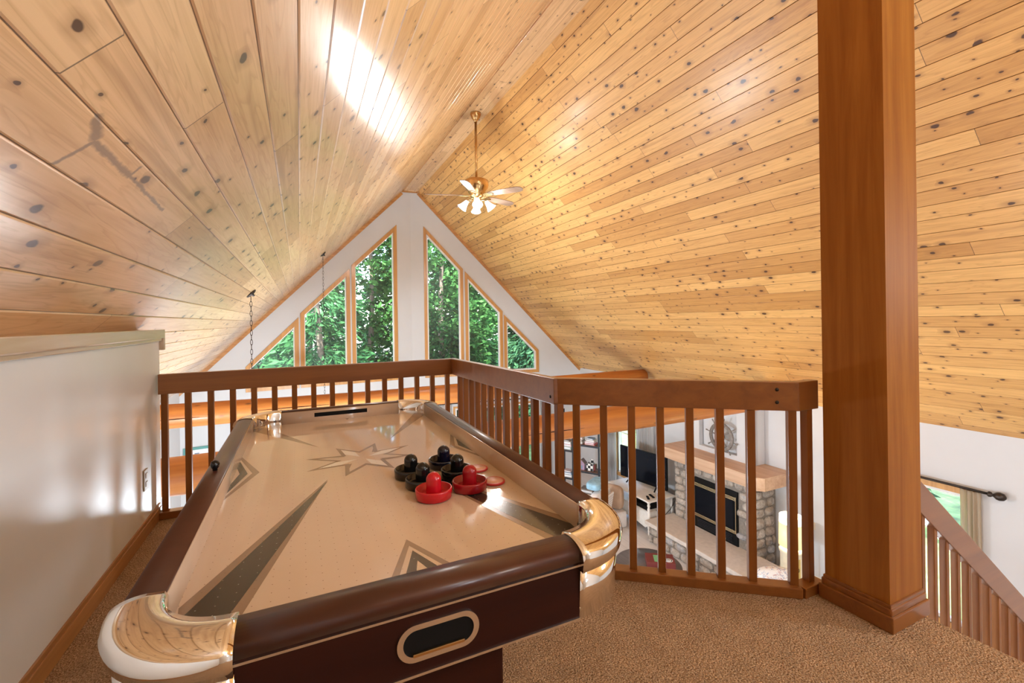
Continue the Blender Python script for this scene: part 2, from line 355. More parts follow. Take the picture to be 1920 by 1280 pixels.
# ------------------------------------------------------------------ mesh helpers
class MB:
    """collects shapes into one bmesh"""
    def __init__(s): s.bm = bmesh.new(); s.mi = 0
    def _tag(s, faces):
        for f in faces: f.material_index = s.mi
    def box(s, lo, hi, bev=0, seg=2, mat=None):
        b = bmesh.new(); bmesh.ops.create_cube(b, size=1)
        c = [(a + d) / 2 for a, d in zip(lo, hi)]; z = [abs(d - a) for a, d in zip(lo, hi)]
        for v in b.verts: v.co = Vector((v.co.x * z[0], v.co.y * z[1], v.co.z * z[2]))
        if bev: bmesh.ops.bevel(b, geom=b.edges[:], offset=min(bev, min(z) * .45), segments=seg, profile=.6, affect='EDGES')
        mt = Matrix.Translation(c) if mat is None else mat @ Matrix.Translation(c)
        s.merge(b, mt); return s
    def merge(s, b, mt=None):
        if mt is not None: bmesh.ops.transform(b, matrix=mt, verts=b.verts[:])
        vm = {}
        for v in b.verts: vm[v] = s.bm.verts.new(v.co)
        for f in b.faces:
            try: nf = s.bm.faces.new([vm[v] for v in f.verts]); nf.material_index = s.mi; nf.smooth = f.smooth
            except ValueError: pass
        b.free()
    def bar(s, a, b_, w, h, bev=.003, up=(0, 0, 1)):
        a, b_ = Vector(a), Vector(b_); d = b_ - a; L = d.length; x = d.normalized()
        z = Vector(up); y = z.cross(x)
        if y.length < 1e-4: y = Vector((0, 1, 0)).cross(x)
        y.normalize(); z = x.cross(y)
        mt = Matrix((x, y, z)).transposed().to_4x4(); mt.translation = (a + b_) / 2
        return s.box((-L / 2, -w / 2, -h / 2), (L / 2, w / 2, h / 2), bev, mat=mt)
    def lathe(s, prof, seg=32, mat=None, smooth=True, cap=True):
        b = bmesh.new(); rings = []
        for r, z in prof:
            if r < 1e-6: rings.append([b.verts.new((0, 0, z))])
            else: rings.append([b.verts.new((r * math.cos(2 * PI * i / seg), r * math.sin(2 * PI * i / seg), z)) for i in range(seg)])
        for p, q in zip(rings, rings[1:]):
            for i in range(seg):
                j = (i + 1) % seg
                if len(p) == 1 and len(q) == 1: continue
                if len(p) == 1: f = b.faces.new((p[0], q[j], q[i]))
                elif len(q) == 1: f = b.faces.new((p[i], p[j], q[0]))
                else: f = b.faces.new((p[i], p[j], q[j], q[i]))
                f.smooth = smooth
        bmesh.ops.recalc_face_normals(b, faces=b.faces[:])
        s.merge(b, mat); return s
    def tube(s, pts, r, seg=10, closed=False, smooth=True):
        pts = [Vector(p) for p in pts]; n = len(pts); rr = r if isinstance(r, (list, tuple)) else [r] * n
        b = bmesh.new(); rings = []; up = None
        for i, p in enumerate(pts):
            if closed: d = pts[(i + 1) % n] - pts[i - 1]
            else: d = pts[min(i + 1, n - 1)] - pts[max(i - 1, 0)]
            d.normalize()
            if up is None:
                up = Vector((0, 0, 1)) if abs(d.z) < .9 else Vector((1, 0, 0))
            sd = d.cross(up)
            if sd.length < 1e-5: sd = d.cross(Vector((0, 1, 0)))
            sd.normalize(); up = sd.cross(d).normalized()
            rings.append([b.verts.new(p + (sd * math.cos(2 * PI * k / seg) + up * math.sin(2 * PI * k / seg)) * rr[i]) for k in range(seg)])
        m = n if closed else n - 1
        for i in range(m):
            p, q = rings[i], rings[(i + 1) % n]
            for k in range(seg):
                f = b.faces.new((p[k], p[(k + 1) % seg], q[(k + 1) % seg], q[k])); f.smooth = smooth
        if not closed:
            b.faces.new(rings[0][::-1]); b.faces.new(rings[-1])
        bmesh.ops.recalc_face_normals(b, faces=b.faces[:])
        s.merge(b); return s
    def prism(s, poly, fn, d0, d1):
        """2-D polygon poly (u,v) swept from depth d0 to d1 by fn(u,v,d)"""
        b = bmesh.new()
        A = [b.verts.new(fn(u, v, d0)) for u, v in poly]; B = [b.verts.new(fn(u, v, d1)) for u, v in poly]
        b.faces.new(A); b.faces.new(B[::-1])
        n = len(poly)
        for i in range(n): b.faces.new((A[i], B[i], B[(i + 1) % n], A[(i + 1) % n]))
        bmesh.ops.recalc_face_normals(b, faces=b.faces[:])
        s.merge(b); return s
    def ring(s, outer, inner, fn, d0, d1):
        b = bmesh.new(); n = len(outer)
        V = [[b.verts.new(fn(u, v, d)) for u, v in P] for P in (outer, inner) for d in (d0, d1)]
        o0, o1, i0, i1 = V
        for k in range(n):
            j = (k + 1) % n
            b.faces.new((o0[k], o0[j], i0[j], i0[k])); b.faces.new((o1[k], i1[k], i1[j], o1[j]))
            b.faces.new((o0[k], o1[k], o1[j], o0[j])); b.faces.new((i0[k], i0[j], i1[j], i1[k]))
        bmesh.ops.recalc_face_normals(b, faces=b.faces[:])
        s.merge(b); return s
    def sheet(s, outer, holes, fn, d0, d1):
        """flat polygon with holes, two sides"""
        for d in (d0, d1):
            b = bmesh.new()
            for P in [outer] + holes:
                vs = [b.verts.new((u, v, 0)) for u, v in P]
                for i in range(len(vs)): b.edges.new((vs[i], vs[(i + 1) % len(vs)]))
            bmesh.ops.triangle_fill(b, use_beauty=True, use_dissolve=False, edges=b.edges[:], normal=(0, 0, 1))
            for v in b.verts: v.co = fn(v.co.x, v.co.y, d)
            s.merge(b)
        for P in [outer] + holes:
            b = bmesh.new(); n = len(P)
            A = [b.verts.new(fn(u, v, d0)) for u, v in P]; B = [b.verts.new(fn(u, v, d1)) for u, v in P]
            for i in range(n): b.faces.new((A[i], A[(i + 1) % n], B[(i + 1) % n], B[i]))
            s.merge(b)
        return s
    def blob(s, c, r, sub=2, jit=.08, rnd=random, mat=None):
        b = bmesh.new(); bmesh.ops.create_icosphere(b, subdivisions=sub, radius=1)
        ph = [rnd.uniform(0, 6) for _ in range(3)]
        for v in b.verts:
            k = 1 + jit * (math.sin(v.co.x * 3 + ph[0]) + math.sin(v.co.y * 4 + ph[1]) + math.sin(v.co.z * 3.5 + ph[2]))
            v.co = Vector((v.co.x * r[0] * k, v.co.y * r[1] * k, v.co.z * r[2] * k))
        for f in b.faces: f.smooth = True
        mt = Matrix.Translation(c) if mat is None else Matrix.Translation(c) @ mat
        s.merge(b, mt); return s
    def pillow(s, c, size, mat=None, puff=.5, n=10):
        """soft rounded cushion block"""
        b = bmesh.new(); bmesh.ops.create_cube(b, size=2)
        bmesh.ops.subdivide_edges(b, edges=b.edges[:], cuts=n, use_grid_fill=True)
        for v in b.verts:
            x, y, z = v.co; p = 4
            l = (abs(x) ** p + abs(y) ** p + abs(z) ** p) ** (1 / p)
            v.co = Vector((x / l * size[0] / 2, y / l * size[1] / 2, z / l * size[2] / 2))
        for f in b.faces: f.smooth = True
        mt = Matrix.Translation(c) if mat is None else Matrix.Translation(c) @ mat
        s.merge(b, mt); return s
    def build(s, name, mats, parent=None, smooth_angle=None, loc=None):
        me = bpy.data.meshes.new(name)
        if not isinstance(mats, (list, tuple)): mats = [mats]
        if parent is not None and parent.get('_o') is not None:
            o0 = Vector(parent['_o'])
            bmesh.ops.translate(s.bm, verts=s.bm.verts[:], vec=-o0)
        bmesh.ops.recalc_face_normals(s.bm, faces=s.bm.faces[:]) if False else None
        s.bm.to_mesh(me); s.bm.free()
        for m in mats: me.materials.append(m)
        o = bpy.data.objects.new(name, me); C.objects.link(o)
        if parent is not None: o.parent = parent
        return o

def tag(o, label, cat, group=None, kind=None):
    o['label'] = label; o['category'] = cat
    if group: o['group'] = group
    if kind: o['kind'] = kind
    return o
def thing(name, loc, label, cat, group=None, rz=0):
    o = bpy.data.objects.new(name, None); C.objects.link(o); o.location = loc; o.rotation_euler = (0, 0, rz)
    o.empty_display_size = .1
    return tag(o, label, cat, group)
def struct(o, label=None):
    o['kind'] = 'structure'
    if label: o['label'] = label
    return o
def dup(root, loc, rz=None, label=None):
    r = root.copy(); C.objects.link(r); r.location = loc
    if rz is not None: r.rotation_euler = (0, 0, rz)
    if label: r['label'] = label
    for ch in root.children:
        c = ch.copy(); C.objects.link(c); c.parent = r
        for g in ch.children:
            d = g.copy(); C.objects.link(d); d.parent = c
    return r
def world_parent(o, p):
    """parts written in world coordinates under an Empty at p.location"""
    o.parent = p; o.matrix_parent_inverse = Matrix.Translation(p.location).inverted()
    return o
def inset(P, d):
    n = len(P); out = []
    A = sum(P[i][0] * P[(i + 1) % n][1] - P[(i + 1) % n][0] * P[i][1] for i in range(n))
    sg = 1 if A > 0 else -1
    L = []
    for i in range(n):
        a, b = Vector(P[i]), Vector(P[(i + 1) % n]); t = (b - a).normalized(); nn = Vector((-t.y, t.x)) * sg
        L.append((a + nn * d, t))
    for i in range(n):
        p, t = L[i - 1]; q, u = L[i]
        den = t.x * u.y - t.y * u.x
        k = ((q - p).x * u.y - (q - p).y * u.x) / den
        r = p + t * k; out.append((r.x, r.y))
    return out

# ------------------------------------------------------------------ the house
ZL = -3.27            # lower floor; it, the right wall and furnishings were scaled about the camera
RL = (2.47, 4.62, 1.015)     # left roof plane: z = 4.62 - 1.015*(2.47-x)
RR = (2.83, 4.66, 1.05)      # right roof plane
zl = lambda x: RL[1] - RL[2] * (RL[0] - x)
zr = lambda x: RR[1] - RR[2] * (x - RR[0])
Y0, Y1 = -3.2, 12.6

def slope(name, ridge, s, sign, xe, mat, PW, g):
    a = math.atan(s); length = abs(xe - ridge[0]) / math.cos(a)
    b = bmesh.new(); n = int(length / PW) + 1; dep = .006
    prof = []
    for i in range(n):
        y0, y1 = i * PW, min((i + 1) * PW, length)
        prof += [(y0, dep), (y0 + g, 0), (y1 - g, 0)]
    prof.append((min(n * PW, length), dep))
    A = [b.verts.new((0, y, -z * 1.0)) for y, z in prof]; B = [b.verts.new((Y1 - Y0, y, -z)) for y, z in prof]
    for i in range(len(prof) - 1): b.faces.new((A[i], B[i], B[i + 1], A[i + 1]))
    m = MB(); m.merge(b)
    m.box((0, -.02, -.16), (Y1 - Y0, length, -.03))
    o = m.build(name, mat)
    yd = Vector((sign * math.cos(a), 0, -math.sin(a)))
    inward = Vector((-sign * math.sin(a), 0, -math.cos(a)))
    # local z must point into the room; local x along the ridge
    xd = yd.cross(inward)
    R = Matrix((xd, yd, inward)).transposed().to_4x4()
    R.translation = Vector((ridge[0], Y0 if xd.y > 0 else Y1, ridge[1]))
    o.matrix_world = R
    return struct(o)
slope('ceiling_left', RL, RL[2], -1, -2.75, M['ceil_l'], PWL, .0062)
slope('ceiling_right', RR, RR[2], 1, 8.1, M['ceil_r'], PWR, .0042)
m = MB(); m.box((2.44, Y0, 4.625), (2.86, Y1, 4.67)); m.box((2.49, Y0, 4.605), (2.81, Y1, 4.63), .004)
ro = m.build('trim_ridge', M['ceil_l']); struct(ro)
ro.data.transform(Matrix.Rotation(-PI / 2, 4, 'Z')); ro.rotation_euler = (0, 0, PI / 2)

# loft floor slab with the angled corner
FP = [(-.95, Y0), (-.95, 3.56), (1.13, 3.56), (1.13, 1.885), (1.965, 1.235), (2.237, 1.235), (2.237, Y0)]
m = MB(); m.prism(FP, lambda u, v, d: (u, v, d), -.34, 0)
struct(m.build('floor_loft', M['carpet']))
m = MB(); m.box((-2.4, Y0, ZL - .1), (7.7, 12.4, ZL)); struct(m.build('floor_lower', M['lowfloor']))

# half wall on the left of the loft
m = MB(); m.box((-.94, Y0, 0), (-.81, 3.545, 1.115), .004)
struct(m.build('wall_left_half', M['half_paint']))
m = MB(); m.box((-.955, Y0, 1.115), (-.785, 3.575, 1.172), .006)
m.box((-.95, 3.545, 1.04), (-.785, 3.575, 1.12), .004); m.box((-.812, Y0, 1.098), (-.795, 3.56, 1.116), .003)
struct(m.build('trim_half_wall_cap', M['capw']))
m = MB(); m.box((-.812, Y0, 0), (-.797, 3.5, .07), .003); m.box((-.812, Y0, .068), (-.802, 3.5, .09), .003)
struct(m.build('baseboard_left', M['base']))

# outer walls
def wall_box(name, lo, hi): 
    mm = MB(); mm.box(lo, hi); return struct(mm.build(name, M['paint']))
wall_box('wall_left', (-2.42, Y0, ZL), (-2.25, 11.4, -.16))
# back gable of the loft and lower floor
m = MB(); m.prism([(-2.4, ZL), (7.6, ZL), (7.6, zr(7.6)), (2.83, 4.66), (2.47, 4.62), (-2.4, zl(-2.4))], lambda u, v, d: (u, d, v), Y0, Y0 + .12)
struct(m.build('wall_back', M['paint']))
# right wall with two windows
XW = 7.5
WR = [(3.80, 2.66, -2.75, -1.06), (9.55, 8.72, -2.8, -.95)]
holes = [[(a, c), (b, c), (b, d), (a, d)] for a, b, c, d in WR]
fw = lambda u, v, d: (XW + d, u, v)
m = MB(); m.sheet([(Y0, ZL), (11.35, ZL), (11.35, -.1), (Y0, -.1)], holes, fw, 0, .15)
struct(m.build('wall_right', M['paint']))

# prow gable: two wings meeting at the tip
TIP = (2.66, 11.85); TP = math.tan(rad(7)); CA, SA = math.cos(rad(7)), math.sin(rad(7))
def fl(u, v, d):   # left wing: u is world x; d is depth outwards
    return (u - SA * d, TIP[1] - (TIP[0] - u) * TP + CA * d, v)
def fr(u, v, d):
    return (u + SA * d, TIP[1] - (u - TIP[0]) * TP + CA * d, v)
B = -.30
WL = [[(-1.09, B), (-.03, B), (-.03, 1.33), (-1.09, .25)], [(.005, B), (1.115, B), (1.115, 2.52), (.005, 1.42)], [(1.155, B), (2.285, B), (2.285, 3.705), (1.155, 2.6)]]  # window outlines, like other key coordinates, unprojected from image pixels and baked in
WRG = [[(2.99, B), (4.035, B), (4.035, 2.61), (2.99, 3.72)], [(4.085, B), (5.14, B), (5.14, 1.45), (4.085, 2.55)], [(5.175, B), (6.2, B), (6.2, .33), (5.175, 1.36)]]
LOWL = [[(a, -2.95), (b, -2.95), (b, -1.12), (a, -1.12)] for a, b in ((-.8, -.02), (.02, .8), (.84, 1.62))]
LOWR = [[(a, -2.95), (b, -2.95), (b, -1.12), (a, -1.12)] for a, b in ((3.72, 4.50), (4.54, 5.32), (5.36, 6.14))]
def hull(ws):   # one opening per window
    return [inset(w, .02) for w in ws]
m = MB(); m.sheet([(2.66, ZL), (2.66, 4.66), (2.47, 4.64), (-2.5, zl(-2.5) + .02), (-2.5, ZL)], hull(WL + LOWL), fl, 0, .15)
struct(m.build('wall_front_left', M['gable_paint']))
m = MB(); m.sheet([(2.66, ZL), (7.7, ZL), (7.7, zr(7.7) + .02), (2.83, 4.68), (2.66, 4.68)], hull(WRG + LOWR), fr, 0, .15)
struct(m.build('wall_front_right', M['gable_paint']))
# brown trim where the gable meets the ceiling
m = MB()
m.bar(fl(-2.4, zl(-2.4) - .045, -.012), fl(2.44, zl(2.44) - .045, -.012), .025, .075, .003, up=(0, 0, 1))
m.bar(fl(2.44, 4.595, -.012), fr(2.86, 4.61, -.012), .025, .05, .003)
m.bar(fr(2.86, zr(2.86) - .045, -.012), fr(7.5, zr(7.5) - .045, -.012), .025, .075, .003)
struct(m.build('trim_gable', M['trimw']))

wn = [0]
def window(outer, fn, casing, sash, muntin=None, mat=None, label=None):
    wn[0] += 1
    mid = inset(outer, casing); gl = inset(mid, sash)
    mm = MB(); mm.ring(outer, mid, fn, -.02, .10)
    o = struct(mm.build('window_%d' % wn[0], mat or M['trimz']), label)
    s = MB(); s.ring(inset(outer, casing * .9), gl, fn, .02, .085)
    if muntin:
        for p, q in muntin: s.bar(fn(p[0], p[1], .05), fn(q[0], q[1], .05), .02, .02, 0)
    so = s.build('window_sash', M['vinyl'], o); so['label'] = 'white sash'
    g = MB(); g.prism(gl, fn, .05, .056)
    go = g.build('window_pane', M['glass'], o); go['label'] = 'clear glass pane'
    return o
for i, w in enumerate(WL): window(w, fl, .085, .022, label='left gable window with oak casing')
for i, w in enumerate(WRG): window(w, fr, .075, .04, label='right gable window with oak casing')
for w in LOWL: window(w, fl, .05, .05)
for w in LOWR: window(w, fr, .05, .05)
for a, b, c, d in WR:
    P = [(b, c), (a, c), (a, d), (b, d)]
    mt = None if a < 5 else [((a + (b - a) * .5, c), (a + (b - a) * .5, d)), ((b, -1.75), (a, -1.75))]
    o = window([(b - .09, c - .09), (a + .09, c - .09), (a + .09, d + .09), (b - .09, d + .09)], fw, .09, .045, mt)

# ------------------------------------------------------------------ loft balustrades
def baluster(par, x, y, z0, z1, w, rz, idx=0):
    mm = MB(); mt = Matrix.Translation((x, y, 0)) @ Matrix.Rotation(rz, 4, 'Z')
    mm.box((-w / 2, -w / 2, z0), (w / 2, w / 2, z1), .003, mat=mt)
    return mm.build('baluster', M['bal'], par)
balus = thing('balustrade', (0, 0, 0), 'brown wooden balustrade running around the far and right edges of loft', 'balustrade')
def rail_run(a, b, za, zb, xs, w=.034, side=1, ends=(0, 0), plate=True):
    """a,b: plan points of the rail's room-side face"""
    root = balus
    A, Bp = Vector((a[0], a[1], 0)), Vector((b[0], b[1], 0)); d = (Bp - A).normalized(); nrm = Vector((-d.y, d.x, 0)) * side
    H, T = .125, .045
    off = nrm * (T / 2)
    mm = MB(); mm.bar(A + off + Vector((0, 0, za - H / 2)) - d * ends[0], Bp + off + Vector((0, 0, zb - H / 2)) + d * ends[1], T, H, .004)
    h = mm.build('handrail', M['rail'], root)
    if plate:
        mm = MB(); mm.bar(A + nrm * .012 + Vector((0, 0, .022)) - d * ends[0], Bp + nrm * .012 + Vector((0, 0, .022)) + d * ends[1], .062, .044, .004)
        mm.build('bottom_plate', M['rail'], root)
    rz = math.atan2(d.y, d.x)
    for (x, y) in xs:
        t_ = ((Vector((x, y, 0)) - A).dot(d)) / (Bp - A).length
        q = A + d * ((Vector((x, y, 0)) - A).dot(d)) + nrm * (w / 2 + .004)
        zt = za + (zb - za) * t_
        baluster(root, q.x, q.y, .04, zt - H + .008, w, rz)
    return root, d, nrm
ra, _, _ = rail_run((-.80, 3.45), (1.085, 3.45), .894, .901, [(-.77 + i * .1217, 3.45) for i in range(16)], ends=(0, .045))
rb, d_, n_ = rail_run((1.085, 3.45), (1.085, 1.85), .901, .92, [(1.09, 3.30 - i * .1215) for i in range(13)], side=1, ends=(0, 0))
cA, cB = (1.085, 1.865), (1.925, 1.222)
cd = (Vector(cB) - Vector(cA)).normalized()
rc, _, _ = rail_run(cA, cB, .92, .918, [(1.175 + cd.x * .1265 * i, 1.80 + cd.y * .1265 * i) for i in range(7)] + [(1.905, 1.237)], ends=(0, 0))
rd, _, _ = rail_run((1.925, 1.222), (2.06, 1.222), .918, .918, [(2.005, 1.23)], ends=(0, 0))
def bolts(root, pts, nrm):
    for p in pts:
        mm = MB(); mt = Matrix.Translation(p) @ Vector((0, 0, 1)).rotation_difference(Vector(nrm)).to_matrix().to_4x4()
        mm.lathe([(0, .004), (.006, .0035), (.008, 0)], 14, mt)
        mm.build('bolt_head', M['gunmetal'], root)
nC = Vector((cd.y, -cd.x, 0))
pb = Vector((cB[0], cB[1], 0)) - Vector((cd.x, cd.y, 0)) * .085
bolts(rc, [pb + Vector((0, 0, .885)), pb + Vector((0, 0, .83))], nC)
bolts(rb, [Vector((1.085, 1.885, .83))], (-1, 0, 0))

# square post with base moulding
post = thing('timber_post', (2.13, 1.06, 0), 'tall square brown timber post rising from loft floor to the ceiling', 'post')
m = MB(); m.prism([(-.117, 0), (.117, 0), (.117, zl(2.247) - .004), (-.117, zl(2.013) - .004)], lambda u, v, d: (u, d, v), -.117, .117); m.build('shaft', M['post'], post)
m = MB()
m.box((-.135, -.135, 0), (.135, .135, .062), .005); m.box((-.128, -.128, .06), (.128, .128, .088), .006); m.box((-.123, -.123, .086), (.123, .123, .1), .004)
m.build('base_moulding', M['rail'], post)

# stairs going down to the right of the post
st = thing('staircase', (2.24, .5, 0), 'carpeted staircase descending to the right beside the square post', 'stairs')
m = MB()
for i in range(17):
    x = 2.24 + i * .25; z = -.19 * (i + 1)
    m.box((x + .004, .0, z - .19 if z - .19 > ZL else ZL), (x + .27, 1.12, z), .012)
o = m.build('treads', M['carpet']); world_parent(o, st)
m = MB(); m.bar((2.26, 1.15, -.16), (6.4, 1.15, -3.18), .04, .28, .004); world_parent(m.build('stringer', M['rail']), st)
sr = thing('stair_railing', (2.25, 1.17, 0), 'brown stair railing sloping down to the right of the square post', 'railing')
sx = lambda x: .757 - .76 * (x - 2.25)
m = MB(); m.bar((2.30, 1.172, sx(2.30) - .075), (6.3, 1.172, sx(6.3) - .075), .044, .125, .004); world_parent(m.build('handrail', M['rail']), sr)
for i in range(22):
    x = 2.66 + i * .119 - .238
    if x < 2.3: continue
    mm = MB(); zt = sx(x) - .14; zb = -.16 - .7295 * (x - 2.26) + .197
    mm.box((x - .0155, 1.156, zb), (x + .0155, 1.187, zt + .01), .003)
    world_parent(mm.build('baluster', M['bal']), sr)

# wall outlet on the half wall
def plate(name, loc, rot, label, mat, cat):
    p = thing(name, loc, label, cat); p.rotation_euler = rot
    m = MB(); m.box((-.036, -.058, 0), (.036, .058, .006), .003); m.build('cover_plate', mat, p)
    if cat == 'outlet':
        for s in (-1, 1):
            m = MB(); m.box((-.016, s * .024 - .014, .005), (.016, s * .024 + .014, .009), .003); m.build('socket', mat, p)
    else:
        m = MB(); m.box((-.005, -.012, .005), (.005, .012, .016), .002); m.build('toggle', mat, p)
    return p
plate('wall_outlet', (-.8095, 3.22, .32), (PI / 2, 0, PI / 2), 'tan wall outlet low on white half wall', M['plate'], 'outlet')
plate('light_switch', (7.499, 4.56, -2.2), (PI / 2, 0, -PI / 2), 'beige light switch on white wall past the lit lamp', M['plate_l'], 'switch')

# ------------------------------------------------------------------ air hockey table
T = thing('air_hockey_table', (.18, 1.505, 0), 'dark brown air hockey table with chrome corners and star playfield', 'game table')
TX, TY = .18, 1.505
xi0, xi1, yi0, yi1 = -.186 - TX, .545 - TX, .727 - TY, 2.283 - TY     # inner edges at rail top
RW = .057; zt, zf = .80, .742
ri = .105; ro_ = ri + RW
cc = [(xi0 + ri, yi0 + ri, PI, 1.5 * PI), (xi1 - ri, yi0 + ri, 1.5 * PI, 2 * PI), (xi1 - ri, yi1 - ri, 0, .5 * PI), (xi0 + ri, yi1 - ri, .5 * PI, PI)]
# cross-section of the rail: (offset outwards from the inner edge, z)
def prof_rail():
    P = [(-.004, zf - .004), (0, zf), (0, zt - .006), (.003, zt - .001)]
    for k in range(9):
        a = PI / 2 * k / 8
        P.append((RW * .45 + RW * .55 * math.sin(a), zt - .014 + .016 * math.cos(a)))
    P += [(RW, zt - .028), (RW - .004, zt - .028)]
    return P
def sweep(b, path, prof, smooth=True):
    rows = [[b.verts.new((x + nx * o, y + ny * o, z)) for o, z in prof] for x, y, nx, ny in path]
    for p, q in zip(rows, rows[1:]):
        for i in range(len(prof) - 1):
            f = b.faces.new((p[i], p[i + 1], q[i + 1], q[i])); f.smooth = smooth
    for r in (rows[0], rows[-1]):
        try: b.faces.new(r)
        except ValueError: pass
    bmesh.ops.recalc_face_normals(b, faces=b.faces[:])
def arc(c, n=14):
    x, y, a0, a1 = c
    return [(x + ri * math.cos(a0 + (a1 - a0) * k / n), y + ri * math.sin(a0 + (a1 - a0) * k / n), math.cos(a0 + (a1 - a0) * k / n), math.sin(a0 + (a1 - a0) * k / n)) for k in range(n + 1)]
# four straight rails
SG = [((xi0 + ri, yi0, 0, -1), (xi1 - ri, yi0, 0, -1)), ((xi1, yi0 + ri, 1, 0), (xi1, yi1 - ri, 1, 0)),
      ((xi1 - ri, yi1, 0, 1), (xi0 + ri, yi1, 0, 1)), ((xi0, yi1 - ri, -1, 0), (xi0, yi0 + ri, -1, 0))]
for i, (p, q) in enumerate(SG):
    b = bmesh.new(); sweep(b, [p, q], prof_rail()); m = MB(); m.merge(b)
    o = m.build('rail', M['railtop'], T)
    if i in (0, 2):
        m = MB(); y = yi0 if i == 0 else yi1; s = 1 if i == 0 else -1
        m.box((-.125, y - .003 if s > 0 else y - .0015, zf + .022), (.11, y + .0015 if s > 0 else y + .003, zf + .041), .001)
        g = m.build('goal_slot', M['black'], o); g['label'] = 'black goal slot'
    # inner lining of the rail
# pale inner cushions (thin liner of each straight side)
for i, (p, q) in enumerate(SG):
    b = bmesh.new(); sweep(b, [p, q], [(-.0012, zf), (-.0012, zt - .006), (.0008, zt - .004), (.0008, zf)]); m = MB(); m.merge(b)
    m.build('inner_wall', M['railin'], T)
# chrome corner caps: a rounded quarter with a deep skirt
def prof_cap():
    P = [(-.003, zf), (-.003, zt - .004), (.001, zt + .003)]
    for k in range(11):
        a = PI / 2 * k / 10
        P.append((RW * .40 + (RW * .60 + .012) * math.sin(a), zt - .016 + .021 * math.cos(a)))
    P += [(RW + .014, zt - .022), (RW + .010, zt - .042), (RW - .01, zt - .042)]
    return P
corner_lbl = ['near left chrome corner', 'near right chrome corner', 'far right chrome corner', 'far left chrome corner']
for i, c in enumerate(cc):
    b = bmesh.new(); sweep(b, arc(c, 18), prof_cap()); m = MB(); m.merge(b)
    o = m.build('corner_cap', M['chrome'], T)
    b = bmesh.new(); sweep(b, arc(c, 18), [(RW - .012, zt - .13), (RW - .003, zt - .13), (RW + .003, zt - .04), (RW - .012, zt - .04)]); m = MB(); m.merge(b)
    m.build('corner_panel', M['chrome'], T)
# aprons, silver strips
for i, (p, q) in enumerate(SG):
    b = bmesh.new(); sweep(b, [p, q], [(RW - .03, zt - .125), (RW - .002, zt - .125), (RW - .002, zt - .02), (RW - .03, zt - .02)], False); m = MB(); m.merge(b)
    ap = m.build('apron', M['laminate'], T)
    b = bmesh.new(); sweep(b, [p, q], [(RW - .003, zt - .0355), (RW + .0012, zt - .0350), (RW + .0012, zt - .0315), (RW - .003, zt - .031)], False); m = MB(); m.merge(b)
    m.build('trim_strip', M['brushed'], T)
    b = bmesh.new(); sweep(b, [p, q], [(RW - .03, zt - .129), (RW + .0005, zt - .129), (RW + .0005, zt - .125), (RW - .03, zt - .125)], False); m = MB(); m.merge(b)
    m.build('lower_edge_strip', M['brushed'], T)
    if i in (0, 2):
        s = -1 if i == 0 else 1; yf = (yi0 - RW) if i == 0 else (yi1 + RW)
        def stad(hw, hh, n=16):
            P = []
            for k in range(n + 1): a = -PI / 2 + PI * k / n; P.append((hw - hh + hh * math.cos(a), hh * math.sin(a)))
            for k in range(n + 1): a = PI / 2 + PI * k / n; P.append((-(hw - hh) + hh * math.cos(a), hh * math.sin(a)))
            return P
        zc = .722
        gr = MB(); gr.ring(stad(.064, .0275), stad(.055, .0195), lambda u, v, d: (u + .006, yf + .002 + s * d, zc + v), -.002, .004)
        go = gr.build('goal_ring', M['brushed'], T)
        gp = MB(); gp.prism(stad(.0555, .020), lambda u, v, d: (u + .006, yf + .002 + s * d, zc + v), -.001, .0012); gp.build('goal_pocket', M['black'], go)
        lp = MB(); lp.bar((-.035, yf + s * .003, zc - .016), (.045, yf + s * .003, zc - .016), .004, .005, .001); lp.build('return_lip', M['brass'], go)
# bed and pedestals
bedP = [(x + nx * (RW - .02), y + ny * (RW - .02)) for c in cc for x, y, nx, ny in arc(c, 10)]
m = MB(); m.prism(bedP, lambda u, v, d: (u, v, d), zt - .123, zf - .006); m.build('bed', M['laminate'], T)
for s in (-1, 1):
    m = MB(); yy = (yi0 + .02) if s < 0 else (yi1 - .02)
    m.box((-.20, min(yy, yy - s * .10), .05), (.145, max(yy, yy - s * .10), zt - .122), .004)
    m.box((-.21, min(yy + s * .02, yy - s * .12), .0), (.155, max(yy + s * .02, yy - s * .12), .055), .006)
    m.build('pedestal', M['laminate'], T)
# playfield with printed star pattern
m = MB(); m.mi = 0
fm = .004
def rr_poly(grow=0):
    P = []
    for c in cc:
        P += [(x + nx * grow, y + ny * grow) for x, y, nx, ny in arc(c, 10)]
    return P
F = lambda z: (lambda u, v, d: (u, v, z))
def flat(poly, z, mi):
    b = bmesh.new(); f = b.faces.new([b.verts.new((u, v, z)) for u, v in poly])
    if f.normal.z < 0: f.normal_flip()
    bmesh.ops.recalc_face_normals(b, faces=b.faces[:])
    for ff in b.faces:
        ff.normal_update()
        if ff.normal.z < 0: ff.normal_flip()
    bmesh.ops.triangulate(b, faces=b.faces[:])
    m.mi = mi; m.merge(b)
flat(rr_poly(fm), zf, 0)
PC = (.006, .075)     # pattern centre relative to the table
def world2t(p): return (p[0] - TX, p[1] - TY)
def sym(poly, fx, fy):
    out = []
    for u, v in poly:
        u, v = world2t((u, v))
        out.append((2 * PC[0] - u if fx else u, 2 * PC[1] - v if fy else v))
    return out
spike_g = [(-.185, .850), (-.178, .905), (.068, 1.425), (-.098, .790), (-.13, .790)]
spike_g = [(-.183, .89), (.069, 1.425), (-.095, .80), (-.14, .775), (-.17, .80)]
spike_d = [(-.172, .862), (.068, 1.412), (-.118, .795), (-.145, .785), (-.165, .81)]
chev_g = [(-.186, 1.80), (-.118, 1.59), (-.186, 1.38)]
